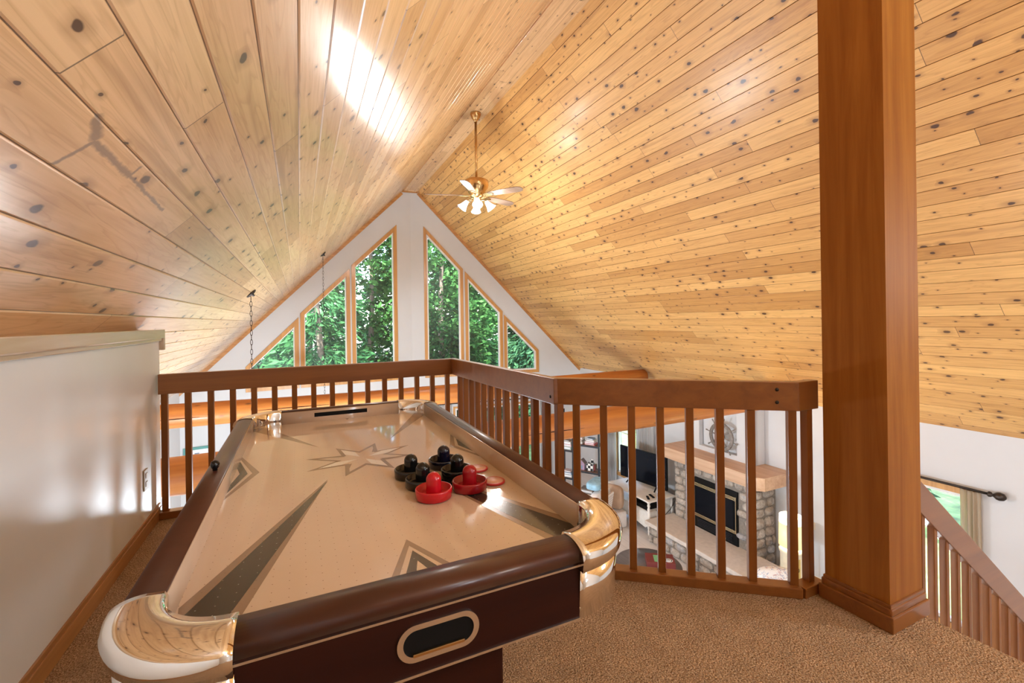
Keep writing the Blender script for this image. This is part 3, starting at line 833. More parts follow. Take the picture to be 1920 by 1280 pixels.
chev_l = [(-.186, 1.765), (-.138, 1.59), (-.186, 1.405)]
chev_d = [(-.186, 1.745), (-.15, 1.59), (-.186, 1.425)]
chev_i = [(-.186, 1.665), (-.172, 1.598), (-.186, 1.50)]
ch_g = [(.105, .735), (.197, .955), (.29, .735)]
ch_l = [(.122, .735), (.196, .925), (.275, .735)]
ch_d = [(.135, .735), (.198, .903), (.262, .735)]
ch_i = [(.162, .735), (.198, .86), (.235, .735)]
for fx in (0, 1):
    for fy in (0, 1):
        if fy == 0:
            flat(sym(spike_g, fx, 0), zf + .0002, 2); flat(sym(spike_d, fx, 0), zf + .0004, 1)
        else:
            sp = [(-.15, 2.275), (.06, 1.80), (-.183, 2.20), (-.178, 2.255)]
            sp = sym(sp, fx, 0); flat(sp, zf + .0002, 2)
    for P, k, mi in ((chev_g, .0002, 2), (chev_l, .0004, 0), (chev_d, .0006, 1), (chev_i, .0008, 0)): flat(sym(P, fx, 0), zf + k, mi)
for P, k, mi in ((ch_g, .0002, 2), (ch_l, .0004, 0), (ch_d, .0006, 1), (ch_i, .0008, 0)):
    flat(sym(P, 0, 0), zf + k, mi)
    flat([(u, 2 * PC[1] - v + .055) for u, v in sym(P, 0, 0)], zf + k, mi)
sc_ = (.006, .09); R8, r8 = .178, .085
tips = [(-.175, .068), (-.074, .166), (.065, .171), (.174, .085), (.162, -.045), (.077, -.159), (-.069, -.167), (-.174, -.068)]
val = []
for i in range(8):
    a = math.atan2(tips[i][1] + tips[(i + 1) % 8][1], tips[i][0] + tips[(i + 1) % 8][0]); val.append((r8 * math.cos(a), r8 * math.sin(a)))
star = []
for i in range(8): star += [tips[i], val[i]]
S8 = lambda P, k: [(sc_[0] + u * k, sc_[1] + v * k) for u, v in P]
flat(S8(star, 1.0), zf + .0002, 2); flat(S8(star, .78), zf + .0004, 0)
for i in (0, 2, 4, 6):     # one dark facet on alternate points, pale sliver on the others
    flat(S8([tips[i], val[i], (val[i][0] * .5 + tips[i][0] * .12, val[i][1] * .5 + tips[i][1] * .12)], 1.0), zf + .0007, 2)
    j = (i + 1) % 8; t_ = tips[j]; n2 = Vector((-t_[1], t_[0])).normalized() * .019
    flat(S8([(t_[0] * .1, t_[1] * .1), (t_[0] * .45 + n2.x, t_[1] * .45 + n2.y), (t_[0] * .8, t_[1] * .8), (t_[0] * .45 - n2.x, t_[1] * .45 - n2.y)], 1.0), zf + .0007, 3)
m.build('playfield', [M['field'], M['field_dark'], M['field_grey'], M['field_pale']], T)
# score knob on the left rail
m = MB(); kx, ky = xi0 - RW * .5, 1.46 - TY
m.lathe([(0, 0), (.006, 0), (.006, .006), (.0095, .010), (.0115, .018), (.009, .026), (0, .029)], 20, Matrix.Translation((kx, ky, zt)))
m.build('score_knob', M['blackp'], T)

# mallets and pucks
def mallet(loc, mat, label):
    p = thing('air_hockey_mallet', loc, label, 'mallet', 'air hockey mallets on the table')
    m = MB(); m.lathe([(0, .0), (.043, 0), (.0465, .003), (.0475, .020), (.0475, .024), (.0455, .0265), (.0432, .0255), (.042, .012), (.038, .0085), (.02, .0085), (0, .0085)], 48)
    m.build('base', mat, p)
    m = MB(); m.lathe([(.0215, .008), (.020, .014), (.0193, .030), (.0193, .045)] + [(.0193 * math.cos(a), .047 + .019 * math.sin(a)) for a in [PI / 2 * k / 10 for k in range(11)]], 36)
    m.build('grip', mat, p)
    return p
zp = zf + .0009
mallet((.309, 1.148, zp), M['redp'], 'bright red mallet at the front of the mallet cluster')
mallet((.412, 1.160, zp), M['dredp'], 'darker red mallet beside the pucks')
mallet((.291, 1.334, zp), M['blackp'], 'black mallet at the left edge of the mallet cluster')
mallet((.303, 1.240, zp), M['blackp'], 'black mallet directly behind the bright red mallet')
mallet((.404, 1.378, zp), M['navyp'], 'navy black mallet at the back of the mallet cluster')
mallet((.413, 1.270, zp), M['blackp'], 'black mallet directly behind the darker red mallet')
def puck(loc, label):
    p = thing('air_hockey_puck', loc, label, 'puck', 'pucks on the table')
    m = MB(); m.lathe([(0, 0), (.030, 0), (.0315, .0015), (.0315, .005), (.0305, .0062), (.0265, .0062), (.0262, .0056), (0, .0056)], 40); m.build('disc', M['puckr'], p)
    m = MB(); m.lathe([(0, .0062), (.026, .0062), (.026, .0055)], 40); m.build('face', M['puckw'], p)
    return p
puck((.488, 1.300, zp), 'flat reddish puck farther back behind the mallets')
puck((.490, 1.176, zp), 'flat reddish puck next to the darker red mallet')

# ------------------------------------------------------------------ ceiling fan
FX, FY, FZ = 2.65, 6.93, 3.40
fan = thing('ceiling_fan', (FX, FY, 4.605), 'brass ceiling fan with five blades and four lit glass shades on ridge', 'ceiling fan')
def fbuild(mm, n, mat): return world_parent(mm.build(n, mat), fan)
m = MB(); m.lathe([(0, 4.61), (.085, 4.61), (.09, 4.58), (.075, 4.54), (.05, 4.50), (.028, 4.48), (.028, 4.46), (0, 4.46)], 28, Matrix.Translation((FX, FY, 0))); fbuild(m, 'canopy', M['brass'])
m = MB(); m.tube([(FX, FY, 4.47), (FX, FY, 3.52)], .02, 14); fbuild(m, 'downrod', M['brass'])
m = MB(); m.lathe([(0, 3.54), (.05, 3.54), (.06, 3.51), (.17, 3.505), (.195, 3.49), (.20, 3.42), (.185, 3.37), (.15, 3.33), (.13, 3.29), (.10, 3.27), (.10, 3.23), (.055, 3.22), (.055, 3.14), (.04, 3.11), (0, 3.105)], 36, Matrix.Translation((FX, FY, 0))); fbuild(m, 'motor_housing', M['brass'])
ang0 = rad(20)
for k in range(5):
    a = ang0 + k * 2 * PI / 5
    mt = Matrix.Translation((FX, FY, 3.25)) @ Matrix.Rotation(a, 4, 'Z') @ Matrix.Rotation(rad(-13), 4, 'X')
    P = [(.22, -.05), (.28, -.062), (.60, -.078), (.76, -.078), (.815, -.055), (.84, 0), (.815, .055), (.76, .078), (.60, .078), (.28, .062), (.22, .05)]
    m = MB(); m.prism(P, lambda u, v, d: mt @ Vector((u, v, d)), -.005, .005)
    bl = fbuild(m, 'blade', M['blade'])
    m = MB()
    for s in (-1, 0, 1):
        m.tube([mt @ Vector((.10, s * .012, .0)), mt @ Vector((.17, s * .035, -.012)), mt @ Vector((.25, s * .03, -.008)), mt @ Vector((.31, s * .01, -.008))], .007, 8)
    fbuild(m, 'blade_bracket', M['pbrass'])
for k in range(4):
    a = rad(-18) + k * PI / 2
    dx, dy = math.cos(a), math.sin(a)
    m = MB(); m.tube([(FX + dx * .04, FY + dy * .04, 3.17), (FX + dx * .12, FY + dy * .12, 3.18), (FX + dx * .16, FY + dy * .16, 3.145)], .011, 10); arm = fbuild(m, 'lamp_arm', M['pbrass'])
    tip = Vector((FX + dx * .155, FY + dy * .155, 3.155)); ax = Vector((dx * .62, dy * .62, -.78)).normalized()
    mt = Matrix.Translation(tip) @ Vector((0, 0, 1)).rotation_difference(ax).to_matrix().to_4x4()
    m = MB(); m.lathe([(.028, 0), (.034, .02), (.045, .06), (.058, .10), (.082, .145), (.079, .146), (.054, .10), (.04, .06), (.0, .03)], 28, mt); fbuild(m, 'glass_shade', M['frost'])
    ld = bpy.data.lights.new('fan_bulb', 'POINT'); ld.energy = 26; ld.color = (.95, .95, .95); ld.shadow_soft_size = .05
    lo = bpy.data.objects.new('fan_bulb', ld); C.objects.link(lo); lo.location = tip + ax * .20

# chain lanterns
def chain_lamp(x, y, z, zb, label):
    p = thing('chain_pendant_lamp', (x, y, z), label, 'pendant lamp', 'pendant lamps on chains')
    nrm = Vector((RL[2], 0, -1)).normalized()
    mt = Matrix.Translation((0, 0, 0)) @ Vector((0, 0, 1)).rotation_difference(nrm).to_matrix().to_4x4()
    m = MB(); m.lathe([(0, 0), (.065, 0), (.066, .012), (.05, .02), (.015, .028), (.012, .05), (0, .05)], 24, mt); m.build('canopy', M['gunmetal'], p)
    m = MB(); zz = -.045; i = 0; lk = .058
    while z + zz > zb:
        pts = []
        for k in range(10):
            a = 2 * PI * k / 10; u, w = .012 * math.cos(a), lk * .62 * math.sin(a)
            pts.append((u, 0, zz - lk / 2 + w) if i % 2 else (0, u, zz - lk / 2 + w))
        m.tube(pts, .0032, 6, closed=True); zz -= lk; i += 1
    m.build('chain', M['gunmetal'], p)
    b0 = zb - z
    m = MB(); m.lathe([(0, b0), (.02, b0), (.03, b0 - .03), (.10, b0 - .09), (.13, b0 - .20), (.128, b0 - .20), (.09, b0 - .09), (0, b0 - .05)], 24); m.build('lamp_shade', M['gunmetal'], p)
chain_lamp(-.535, 6.30, zl(-.535), -.35, 'dark chain pendant hanging nearer the half wall')
chain_lamp(.42, 9.50, zl(.42), -.20, 'dark chain pendant hanging close to the gable windows')

# log tie beams
def log(name, y, z, r, x0, x1, label, seed):
    rnd = random.Random(seed); n = 40; pts = []; rr = []
    for i in range(n + 1):
        t_ = i / n; pts.append((x0 + (x1 - x0) * t_, y + .012 * math.sin(t_ * 9 + seed), z + .010 * math.sin(t_ * 7 + seed * 2)))
        rr.append(r * (1 + .03 * math.sin(t_ * 13 + seed) + .012 * rnd.uniform(-1, 1)))
    m = MB(); m.tube(pts, rr, 28)
    o = m.build(name, M['log']); return tag(o, label, 'log beam', 'log tie beams')
lg1 = log('log_beam', 8.2, -.165, .175, -2.24, 7.2, 'round varnished log beam farther away near the gable windows', 1)
lg2 = log('log_beam', 5.1, -.20, .178, -2.24, 7.2, 'round varnished log beam nearer the balustrade', 4)
for l in (lg1, lg2):
    m = MB(); yb, zb, x = l.data.vertices[0].co.y, 0, 0
    y = 8.2 if l is lg1 else 5.1; zc = -.165 if l is lg1 else -.20
    rn = random.Random(int(y * 10))
    xx = -2.0
    while xx < 6.9:
        L_ = rn.uniform(.5, 1.5); h = rn.uniform(-.05, .03)
        yy = y - math.sqrt(max(.0001, .175 ** 2 - h * h)) * .985
        m.tube([(xx, yy, zc + h), (xx + L_ * .5, yy, zc + h + rn.uniform(-.006, .006)), (xx + L_, yy, zc + h)], [.001, .006, .001], 6); xx += L_ + rn.uniform(.1, .7)
    k = m.build('drying_crack', M['black'], l)

# ------------------------------------------------------------------ stone fireplace
fp = thing('stone_fireplace', (6.95, 6.0, ZL), 'river stone fireplace with pine mantel and raised hearth', 'fireplace')
def W(mm, n, mat, par=None):
    o = mm.build(n, mat)
    if par is None: return world_parent(o, fp)
    o.parent = par; return o
SX, SY0, SY1 = 6.95, 5.17, 7.0
HT = -2.86
def stones(mm, fn, u0, u1, v0, v1, size, rnd, holes=()):
    v = v0
    while v < v1 - .03:
        h = min(rnd.uniform(.7, 1.25) * size, v1 - v); u = u0
        while u < u1 - .03:
            w = min(rnd.uniform(.8, 1.9) * size, u1 - u)
            if u1 - u - w < .06: w = u1 - u
            cu, cv = u + w / 2, v + h / 2
            if not any(a < cu < b and c < cv < d for a, b, c, d in holes):
                b = bmesh.new(); bmesh.ops.create_icosphere(b, subdivisions=2, radius=1)
                ph = rnd.uniform(0, 6)
                for q in b.verts:
                    x, y, z = q.co; p = 3.2
                    l = (abs(x) ** p + abs(y) ** p) ** (1 / p); l0 = math.hypot(x, y) or 1
                    k = (l0 / l if l > 1e-5 else 1) * (1 + .05 * math.sin(3 * math.atan2(y, x) + ph))
                    x2, y2 = x * k, y * k
                    q.co = Vector(fn(cu + x2 * w * .48, cv + y2 * h * .48, z * .05 + rnd.uniform(-.004, .004)))
                for f in b.faces: f.smooth = True
                mm.merge(b)
            u += w
        v += h
rnd = random.Random(11)
m = MB(); m.box((SX + .02, SY0 + .02, ZL), (7.49, SY1 - .02, -1.60))
W(m, 'mortar_core', M['mortar'])
m = MB()
ins = (5.48, 6.52, HT - .1, -1.88)
stones(m, lambda u, v, d: (SX + .02 - d, u, v), SY0, SY1, HT, -1.62, .16, rnd, [ins])
stones(m, lambda u, v, d: (u, SY0 + .02 - d, v), SX, 7.44, ZL, -1.62, .17, rnd)
stones(m, lambda u, v, d: (u, SY1 - .02 + d, v), SX, 7.44, ZL, -1.62, .17, rnd)
W(m, 'stone_facing', M['stone'])
# raised hearth
HX = 6.23
m = MB(); m.box((HX + .07, 4.90, ZL), (SX + .05, 7.04, HT - .07)); W(m, 'hearth_core', M['mortar'])
m = MB()
stones(m, lambda u, v, d: (HX + .07 - d, u, v), 4.9, 7.04, ZL, HT - .07, .17, rnd)
stones(m, lambda u, v, d: (u, 4.9 - d, v), HX + .07, 7.4, ZL, HT - .07, .17, rnd)
W(m, 'hearth_stones', M['stone'])
m = MB(); m.box((HX, 4.82, HT - .075), (SX + .06, 7.1, HT), .015); W(m, 'hearth_slab', M['slab'])
# mantel with clipped front corners
m = MB(); MP = [(7.49, 4.89), (6.80, 4.89), (6.72, 4.97), (6.72, 7.11), (6.80, 7.19), (7.49, 7.19)]
m.prism(MP, lambda u, v, d: (u, v, d), -1.645, -1.43); W(m, 'mantel', M['mantel'])
# plaster chimney breast with niche
m = MB(); nh = [(5.72, -1.34), (6.58, -1.34), (6.58, -.50), (5.72, -.50)]
m.sheet([(5.38, -1.43), (6.85, -1.43), (6.85, -.14), (5.38, -.14)], [nh], lambda u, v, d: (7.2 + d, u, v), 0, .10)
m.box((7.2, 5.38, -1.43), (7.49, 5.40, -.28)); m.box((7.2, 6.83, -1.43), (7.49, 6.85, -.28)); m.box((7.32, 5.4, -1.43), (7.34, 6.83, -.14))
W(m, 'chimney_breast', M['paint'])
# gas insert
m = MB(); m.box((SX - .01, 5.52, HT), (SX + .06, 6.50, -1.90), .004); ins_o = W(m, 'fire_insert', M['black'])
m = MB(); m.box((SX - .018, 5.60, HT + .27), (SX - .008, 6.44, -2.07)); W(m, 'firebox_glass', M['screen'])
m = MB()
for z0, z1 in ((-2.05, -2.005), (HT + .225, HT + .265)): 
    for q in range(3): m.bar((SX - .02, 5.55, z0 + (z1 - z0) * q / 2), (SX - .02, 6.47, z0 + (z1 - z0) * q / 2), .012, .012, .003)
m.bar((SX - .018, 6.475, HT + .22), (SX - .018, 6.475, -1.99), .02, .012, .003, up=(0, 1, 0)); m.bar((SX - .018, 5.545, HT + .22), (SX - .018, 5.545, -1.99), .02, .012, .003, up=(0, 1, 0))
W(m, 'brass_trim', M['pbrass'])
m = MB()
for q in range(5): m.bar((SX - .016, 5.62, HT + .05 + q * .03), (SX - .016, 6.40, HT + .05 + q * .03), .02, .012, .002)
W(m, 'louvres', M['bluegrey'] if 'bluegrey' in M else M['iron'])

# ship's wheel in the niche
sw = thing('ship_wheel', (7.155, 6.02, -1.05), 'weathered grey wooden ship wheel hung before the niche over mantel', 'wall decoration')
sw.rotation_euler = (0, PI / 2, 0)
m = MB(); m.lathe([(.205, -.015), (.262, -.015), (.266, -.008), (.266, .012), (.26, .02), (.207, .02), (.202, .012), (.202, -.008), (.205, -.015)], 48); m.build('rim', M['driftwood'], sw)
m = MB(); m.lathe([(0, -.02), (.07, -.02), (.075, .015), (.055, .026), (.02, .034), (0, .034)], 32); m.build('hub', M['driftwood'], sw)
for k in range(8):
    a = k * PI / 4 + .2; d = Vector((math.cos(a), math.sin(a), 0)); m = MB()
    m.tube([d * r_ for r_ in (.06, .09, .12, .16, .20)], [.010, .014, .009, .014, .010], 12)
    m.tube([d * r_ for r_ in (.262, .28, .30, .33, .355, .362)], [.009, .011, .008, .014, .013, .004], 12)
    m.build('spoke', M['driftwood'], sw)

# television, console and what lies on it
tvA, tvB = Vector((6.74, 8.46, 0)), Vector((6.96, 7.22, 0)); tc = (tvA + tvB) / 2; td = (tvB - tvA).normalized()
tv = thing('television', (tc.x, tc.y, -2.535), 'black flat screen television standing on the white console', 'television', rz=math.atan2(td.y, td.x))
m = MB(); m.box((-.63, -.02, .09), (.63, .03, .80), .008); m.build('casing', M['black'], tv)
m = MB(); m.box((-.618, -.0225, .105), (.618, -.019, .788), .001); m.build('screen', M['screen'], tv)
for s in (-1, 1):
    m = MB(); m.bar((s * .38, -.11, .012), (s * .36, .0, .10), .03, .014, .003); m.bar((s * .38, .13, .012), (s * .36, .01, .10), .03, .014, .003); m.build('stand_foot', M['black'], tv)
co = thing('television_console', (6.42, 7.19, ZL), 'distressed white console with turned legs beside the stone hearth', 'console')
m = MB(); m.box((-.02, -.02, .68), (.72, 1.32, .715), .008); m.build('top', M['white'], co)
m = MB(); m.box((.02, .02, .46), (.70, 1.28, .48)); m.box((.02, .02, .20), (.70, 1.28, .47), .004); m.box((.66, .03, .46), (.69, 1.27, .69)); m.build('lower_cabinet', M['white'], co)
m = MB(); m.prism([(.03, .20), (.12, .12), (.3, .16), (.4, .16), (.58, .12), (.67, .20)], lambda u, v, d: (u, .03 + d, v), 0, .02)
m.prism([(.03, .20), (.14, .12), (.45, .17), (.85, .17), (1.16, .12), (1.27, .20)], lambda u, v, d: (.03 + d, u, v), 0, .02); m.build('scalloped_skirt', M['white'], co)
for x, y in ((.04, .04), (.04, 1.26), (.66, .04), (.66, 1.26)):
    m = MB(); m.lathe([(0, 0), (.02, 0), (.026, .03), (.018, .05), (.03, .08), (.02, .11), (.034, .15), (.036, .47), (.022, .49), (.034, .53), (.02, .56), (.034, .60), (.022, .64), (.036, .66), (.036, .69), (0, .69)], 16, Matrix.Translation((x, y, 0))); m.build('leg', M['white'], co)
for y in (.40, .94):
    m = MB(); m.blob((.005, y, .34), (.018, .018, .018), 2, 0); m.build('drawer_knob', M['white'], co)
def remote(loc, rz, label, L=.17):
    p = thing('remote_control', loc, label, 'remote', 'remotes on the console', rz)
    m = MB(); m.box((-L / 2, -.024, 0), (L / 2, .024, .02), .006); m.build('body', M['black'], p)
    m = MB()
    for i in range(5):
        for j in (-1, 0, 1): m.box((-L * .36 + i * L * .17 - .006, j * .013 - .004, .019), (-L * .36 + i * L * .17 + .006, j * .013 + .004, .0225), .001)
    m.build('buttons', M['iron'], p)
zc_ = ZL + .716
remote((6.53, 7.33, zc_), rad(60), 'black remote lying nearest the console front edge')
remote((6.66, 7.36, zc_), rad(75), 'second black remote close to the television stand', .19)
m = MB(); m.box((6.46, 7.30, ZL + .481), (6.84, 7.86, ZL + .56), .008); cb = m.build('cable_box', M['black']); tag(cb, 'black cable box on the open console shelf', 'cable box')
m = MB(); m.tube([(6.60, 7.17, zc_ - .2), (6.7, 7.165, zc_ - .32), (6.85, 7.165, zc_ - .34), (7.0, 7.165, zc_ - .25), (7.1, 7.165, zc_ - .1)], .005, 8); tag(m.build('power_cord', M['black']), 'thin black cord hanging across console side by the stones', 'cord')

# shelving with books and ornaments
bA, bB = Vector((5.66, 9.46, 0)), Vector((6.22, 8.60, 0)); bd = (bB - bA).normalized(); bl = (bB - bA).length
bs = thing('bookshelf', ((bA.x + bB.x) / 2, (bA.y + bB.y) / 2, ZL), 'black metal shelf unit with wooden shelves in corner by curtain', 'bookshelf', rz=math.atan2(bd.y, bd.x))
bm_ = Matrix.Translation(bs.location) @ Matrix.Rotation(bs.rotation_euler.z, 4, 'Z')
hw = bl / 2; dv = -.14
for x in (-hw, dv, hw):
    for y in (0, .32):
        m = MB(); m.box((x - .018, y - .018, 0), (x + .018, y + .018, 2.25), .003); m.build('upright', M['iron'], bs)
SHR, SHL = [.35, .88, 1.50, 2.1], [.30, .66, 1.32, 2.0]
def shelf(x0, x1, z):
    m = MB(); m.box((x0, -.01, z - .012), (x1, .33, z + .012), .002); s_ = m.build('shelf', M['shelfw'], bs)
    m = MB(); m.box((x0, -.02, z - .03), (x1, -.008, z + .01), .002); m.build('shelf_edge', M['iron'], s_)
for z in SHR: shelf(dv, hw, z)
for z in SHL: shelf(-hw, dv, z)
def on_shelf(x, y, z): return bm_ @ Vector((x, y, z))
def book(x, z, size, mat, label, y=.13, rz=0, group='books and games on the shelf unit', name='book', cat='book'):
    p = on_shelf(x, y, z); r = bs.rotation_euler.z + rz
    t_ = thing(name, p, label, cat, group, r)
    a, b_, c_ = size
    m = MB(); m.box((-a / 2, -b_ / 2, 0), (a / 2, b_ / 2, c_), .003); m.build('cover', mat, t_)
    m = MB(); m.box((-a / 2 + .006, -b_ / 2 - .0012, c_ * .25), (a / 2 - .02, -b_ / 2 + .001, c_ * .72)); m.build('spine_label', M['paper'], t_)
    return t_
e = .0125
lx = (-hw + dv) / 2; rx = (dv + hw) / 2
book(lx, SHL[2] + e, (.26, .24, .075), M['bk2'], 'green and white game box at bottom of left bay stack', name='game_box', cat='game box')
book(lx + .01, SHL[2] + e + .075, (.25, .22, .05), M['bk6'], 'pink book above the green game box')
book(lx, SHL[2] + e + .125, (.24, .20, .06), M['bk3'], 'cream book on top of the pink book')
book(lx - .01, SHL[2] + e + .185, (.17, .15, .025), M['bk7'], 'small brown book topping the left bay stack')
book(lx, SHL[1] + e, (.28, .24, .06), M['bk3'], 'white game box low in the left bay', name='game_box', cat='game box')
book(lx, SHL[1] + e + .06, (.28, .23, .05), M['bk5'], 'blue grey game box atop the low white one', name='game_box', cat='game box')
book(lx + .01, SHL[1] + e + .11, (.20, .18, .03), M['bk1'], 'brown pink book atop the blue grey game box')
book(rx - .17, SHR[2] + e, (.15, .2, .05), M['bk3'], 'white box at the left of the upper right shelf', name='game_box', cat='game box')
book(rx - .17, SHR[2] + e + .05, (.14, .18, .04), M['bk7'], 'dark brown box on the white box', name='game_box', cat='game box')
book(rx - .16, SHR[2] + e + .09, (.12, .16, .06), M['bk1'], 'dusty pink box topping the upper left pile', name='game_box', cat='game box')
book(rx + .09, SHR[2] + e, (.25, .2, .035), M['bk4'], 'red book at bottom of the upper right pile')
book(rx + .08, SHR[2] + e + .035, (.23, .19, .04), M['bk6'], 'pale pink book in the upper right pile')
book(rx + .10, SHR[2] + e + .075, (.20, .18, .045), M['bk3'], 'off white book in the upper right pile')
book(rx + .09, SHR[2] + e + .12, (.16, .15, .03), M['bk5'], 'grey blue book topping the upper right pile')
book(rx, SHR[0] + e, (.32, .24, .10), M['bk7'], 'brown game box on the lowest right shelf', name='game_box', cat='game box')
th = thing('toy_house', on_shelf(rx - .14, .12, SHR[1] + e), 'small mauve toy house with brown roof on shelf', 'ornament', rz=bs.rotation_euler.z)
m = MB(); m.prism([(-.08, 0), (.08, 0), (.08, .15), (0, .23), (-.08, .15)], lambda u, v, d: (u, d, v), -.06, .06); m.build('body', M['purple'], th)
for s in (-1, 1):
    m = MB(); m.bar((s * .10, 0, .145), (-s * .0, 0, .245), .15, .012, .002, up=(s, 0, 1)); m.build('roof', M['brownp'], th)
m = MB(); m.box((-.02, -.063, .03), (.035, -.059, .10)); m.build('door', M['bk5'], th)
ck = thing('checkered_ornament', on_shelf(rx + .09, .13, SHR[1] + e), 'black and white checkered ornament with red side on shelf', 'ornament', rz=bs.rotation_euler.z)
m = MB(); m.box((-.10, -.07, 0), (.07, .07, .17), .01); m.build('body', M['check'], ck)
m = MB(); m.box((.07, -.06, .02), (.12, .06, .16), .015); m.build('side_panel', M['boxred'], ck)
m = MB(); m.blob((.02, 0, .22), (.05, .05, .06), 2, .05); m.build('finial', M['check'], ck)

# upholstered chairs, throw and cushions
def armchair(name, loc, rz, mat, label, cat, w=.85, bh=.95, leg_mat=None):
    p = thing(name, loc, label, cat, rz=rz)
    m = MB(); m.pillow((0, -.05, .36), (w - .2, .72, .22)); m.build('seat_cushion', mat, p)
    m = MB(); m.box((-w / 2 + .04, -.36, .14), (w / 2 - .04, .36, .30), .04, 3); m.build('base', mat, p)
    m = MB(); m.pillow((0, .32, .62), (w - .06, .22, bh - .30), Matrix.Rotation(rad(-10), 4, 'X')); m.build('backrest', mat, p)
    for s in (-1, 1):
        m = MB(); m.pillow((s * (w / 2 - .08), -.03, .42), (.18, .76, .42)); m.build('armrest', mat, p)
        for y in (-.30, .30):
            m = MB(); m.lathe([(0, 0), (.018, 0), (.028, .15), (0, .15)], 12, Matrix.Translation((s * (w / 2 - .1), y, 0))); m.build('leg', leg_mat or M['brownp'], p)
    return p
armchair('armchair', (5.35, 7.95, ZL), rad(-150), M['pinkwhite'], 'pale armchair with light throw in front of the shelf unit', 'armchair', .95, 1.0)
armchair('wing_chair', (5.60, 3.70, ZL), rad(-30), M['floral'], 'white floral armchair at the near end of the hearth', 'armchair', .62, 1.20)
rT = math.atan2(1, 0)
RA = Matrix.Rotation(rad(-150), 4, 'Z')
m = MB(); m.pillow((5.50, 7.69, ZL + 1.075), (.55, .30, .16), RA); tag(m.build('blue_pillow', M['blue']), 'light blue patterned pillow on the pale armchair top', 'pillow')
m = MB(); m.box((-.21, -.025, -.30), (.21, .025, .25), .02, 3, mat=Matrix.Translation((5.615, 7.495, ZL + .66)) @ RA @ Matrix.Rotation(rad(-10), 4, 'X')); tag(m.build('striped_throw', M['stripe']), 'white striped throw hanging down the back of pale armchair', 'throw')
m = MB(); m.pillow((6.13, 7.95, ZL + .345 + .27), (.16, .46, .50), Matrix.Rotation(rad(20), 4, 'Z')); tag(m.build('tan_cushion', M['tan']), 'tan cushion standing between pale armchair and curtain', 'cushion')
m = MB(); m.box((5.98, 7.72, ZL), (6.30, 8.2, ZL + .34), .04, 3); tag(m.build('footstool', M['pinkwhite']), 'low pale footstool under the tan cushion', 'footstool')

# coffee table with game box and tin
ct = thing('coffee_table', (5.08, 5.72, ZL), 'round dark grey coffee table on the lower floor', 'coffee table')
m = MB(); m.lathe([(0, .43), (.50, .43), (.53, .445), (.53, .465), (.51, .475), (0, .475)], 56); m.build('tabletop', M['tabletop'], ct)
m = MB(); m.lathe([(0, 0), (.30, 0), (.30, .03), (.10, .07), (.07, .25), (.11, .43), (0, .43)], 28); m.build('pedestal', M['tabletop'], ct)
gb = thing('board_game_box', (5.24, 5.62, ZL + .476), 'dark red game box with round white emblem on coffee table', 'game box', rz=rad(-35))
m = MB(); m.box((-.22, -.15, 0), (.22, .15, .10), .004); m.build('box', M['boxred'], gb)
m = MB(); m.box((-.10, -.12, .1), (.05, .09, .1008)); m.build('picture_panel', M['green'], gb)
m = MB(); m.lathe([(0, .1012), (.062, .1012), (.062, .1)], 28, Matrix.Translation((.13, -.05, 0))); em = m.build('emblem', M['paper'], gb)
m = MB(); m.lathe([(.040, .1014), (.046, .1022), (.052, .1014)], 28, Matrix.Translation((.13, -.05, 0))); m.box((.105, -.066, .1012), (.118, -.036, .102)); m.box((.128, -.066, .1012), (.136, -.034, .102)); m.box((.122, -.056, .1012), (.158, -.048, .102)); m.build('emblem_mark', M['black'], em)
mg = thing('magazine', (4.86, 5.52, ZL + .476), 'blue and green magazine on the round coffee table edge', 'magazine', rz=rad(20))
m = MB(); m.box((-.11, -.14, 0), (.11, .14, .008), .002); m.build('cover', M['bluebox'], mg)
m = MB(); m.box((-.07, -.1, .008), (.05, .04, .0088)); m.build('cover_picture', M['green'], mg)

# end table, lamp, tissue box
et = thing('end_table', (6.50, 4.18, ZL), 'cream end table holding the lit lamp', 'side table')
m = MB(); m.box((-.34, -.34, .60), (.34, .34, .635), .008); m.build('tabletop', M['cream'], et)
m = MB(); m.box((-.28, -.28, .50), (.28, .28, .60), .004); m.build('apron', M['cream'], et)
for sx_ in (-1, 1):
    for sy_ in (-1, 1):
        m = MB(); m.lathe([(0, 0), (.018, 0), (.03, .50), (0, .50)], 12, Matrix.Translation((sx_ * .25, sy_ * .25, 0))); m.build('leg', M['cream'], et)
lm = thing('table_lamp', (6.42, 4.22, ZL + .636), 'lit table lamp with drum shade and yellow canister base', 'table lamp')
m = MB(); m.lathe([(0, 0), (.155, 0), (.16, .02), (.14, .045), (.14, .40), (.155, .42), (.155, .45), (.12, .47), (0, .47)], 36); bs_ = m.build('canister_base', M['cream'], lm)
m = MB()
for k in range(9):
    pass
b = bmesh.new(); a0, a1 = rad(-165), rad(-95); n = 12
for z0, z1 in ((.07, .37),):
    A = [b.verts.new((.143 * math.cos(a0 + (a1 - a0) * k / n), .143 * math.sin(a0 + (a1 - a0) * k / n), z0)) for k in range(n + 1)]
    B_ = [b.verts.new((.143 * math.cos(a0 + (a1 - a0) * k / n), .143 * math.sin(a0 + (a1 - a0) * k / n), z1)) for k in range(n + 1)]
    for k in range(n): b.faces.new((A[k], A[k + 1], B_[k + 1], B_[k]))
m.merge(b); dr = m.build('door_panel', M['yellowp'], lm)
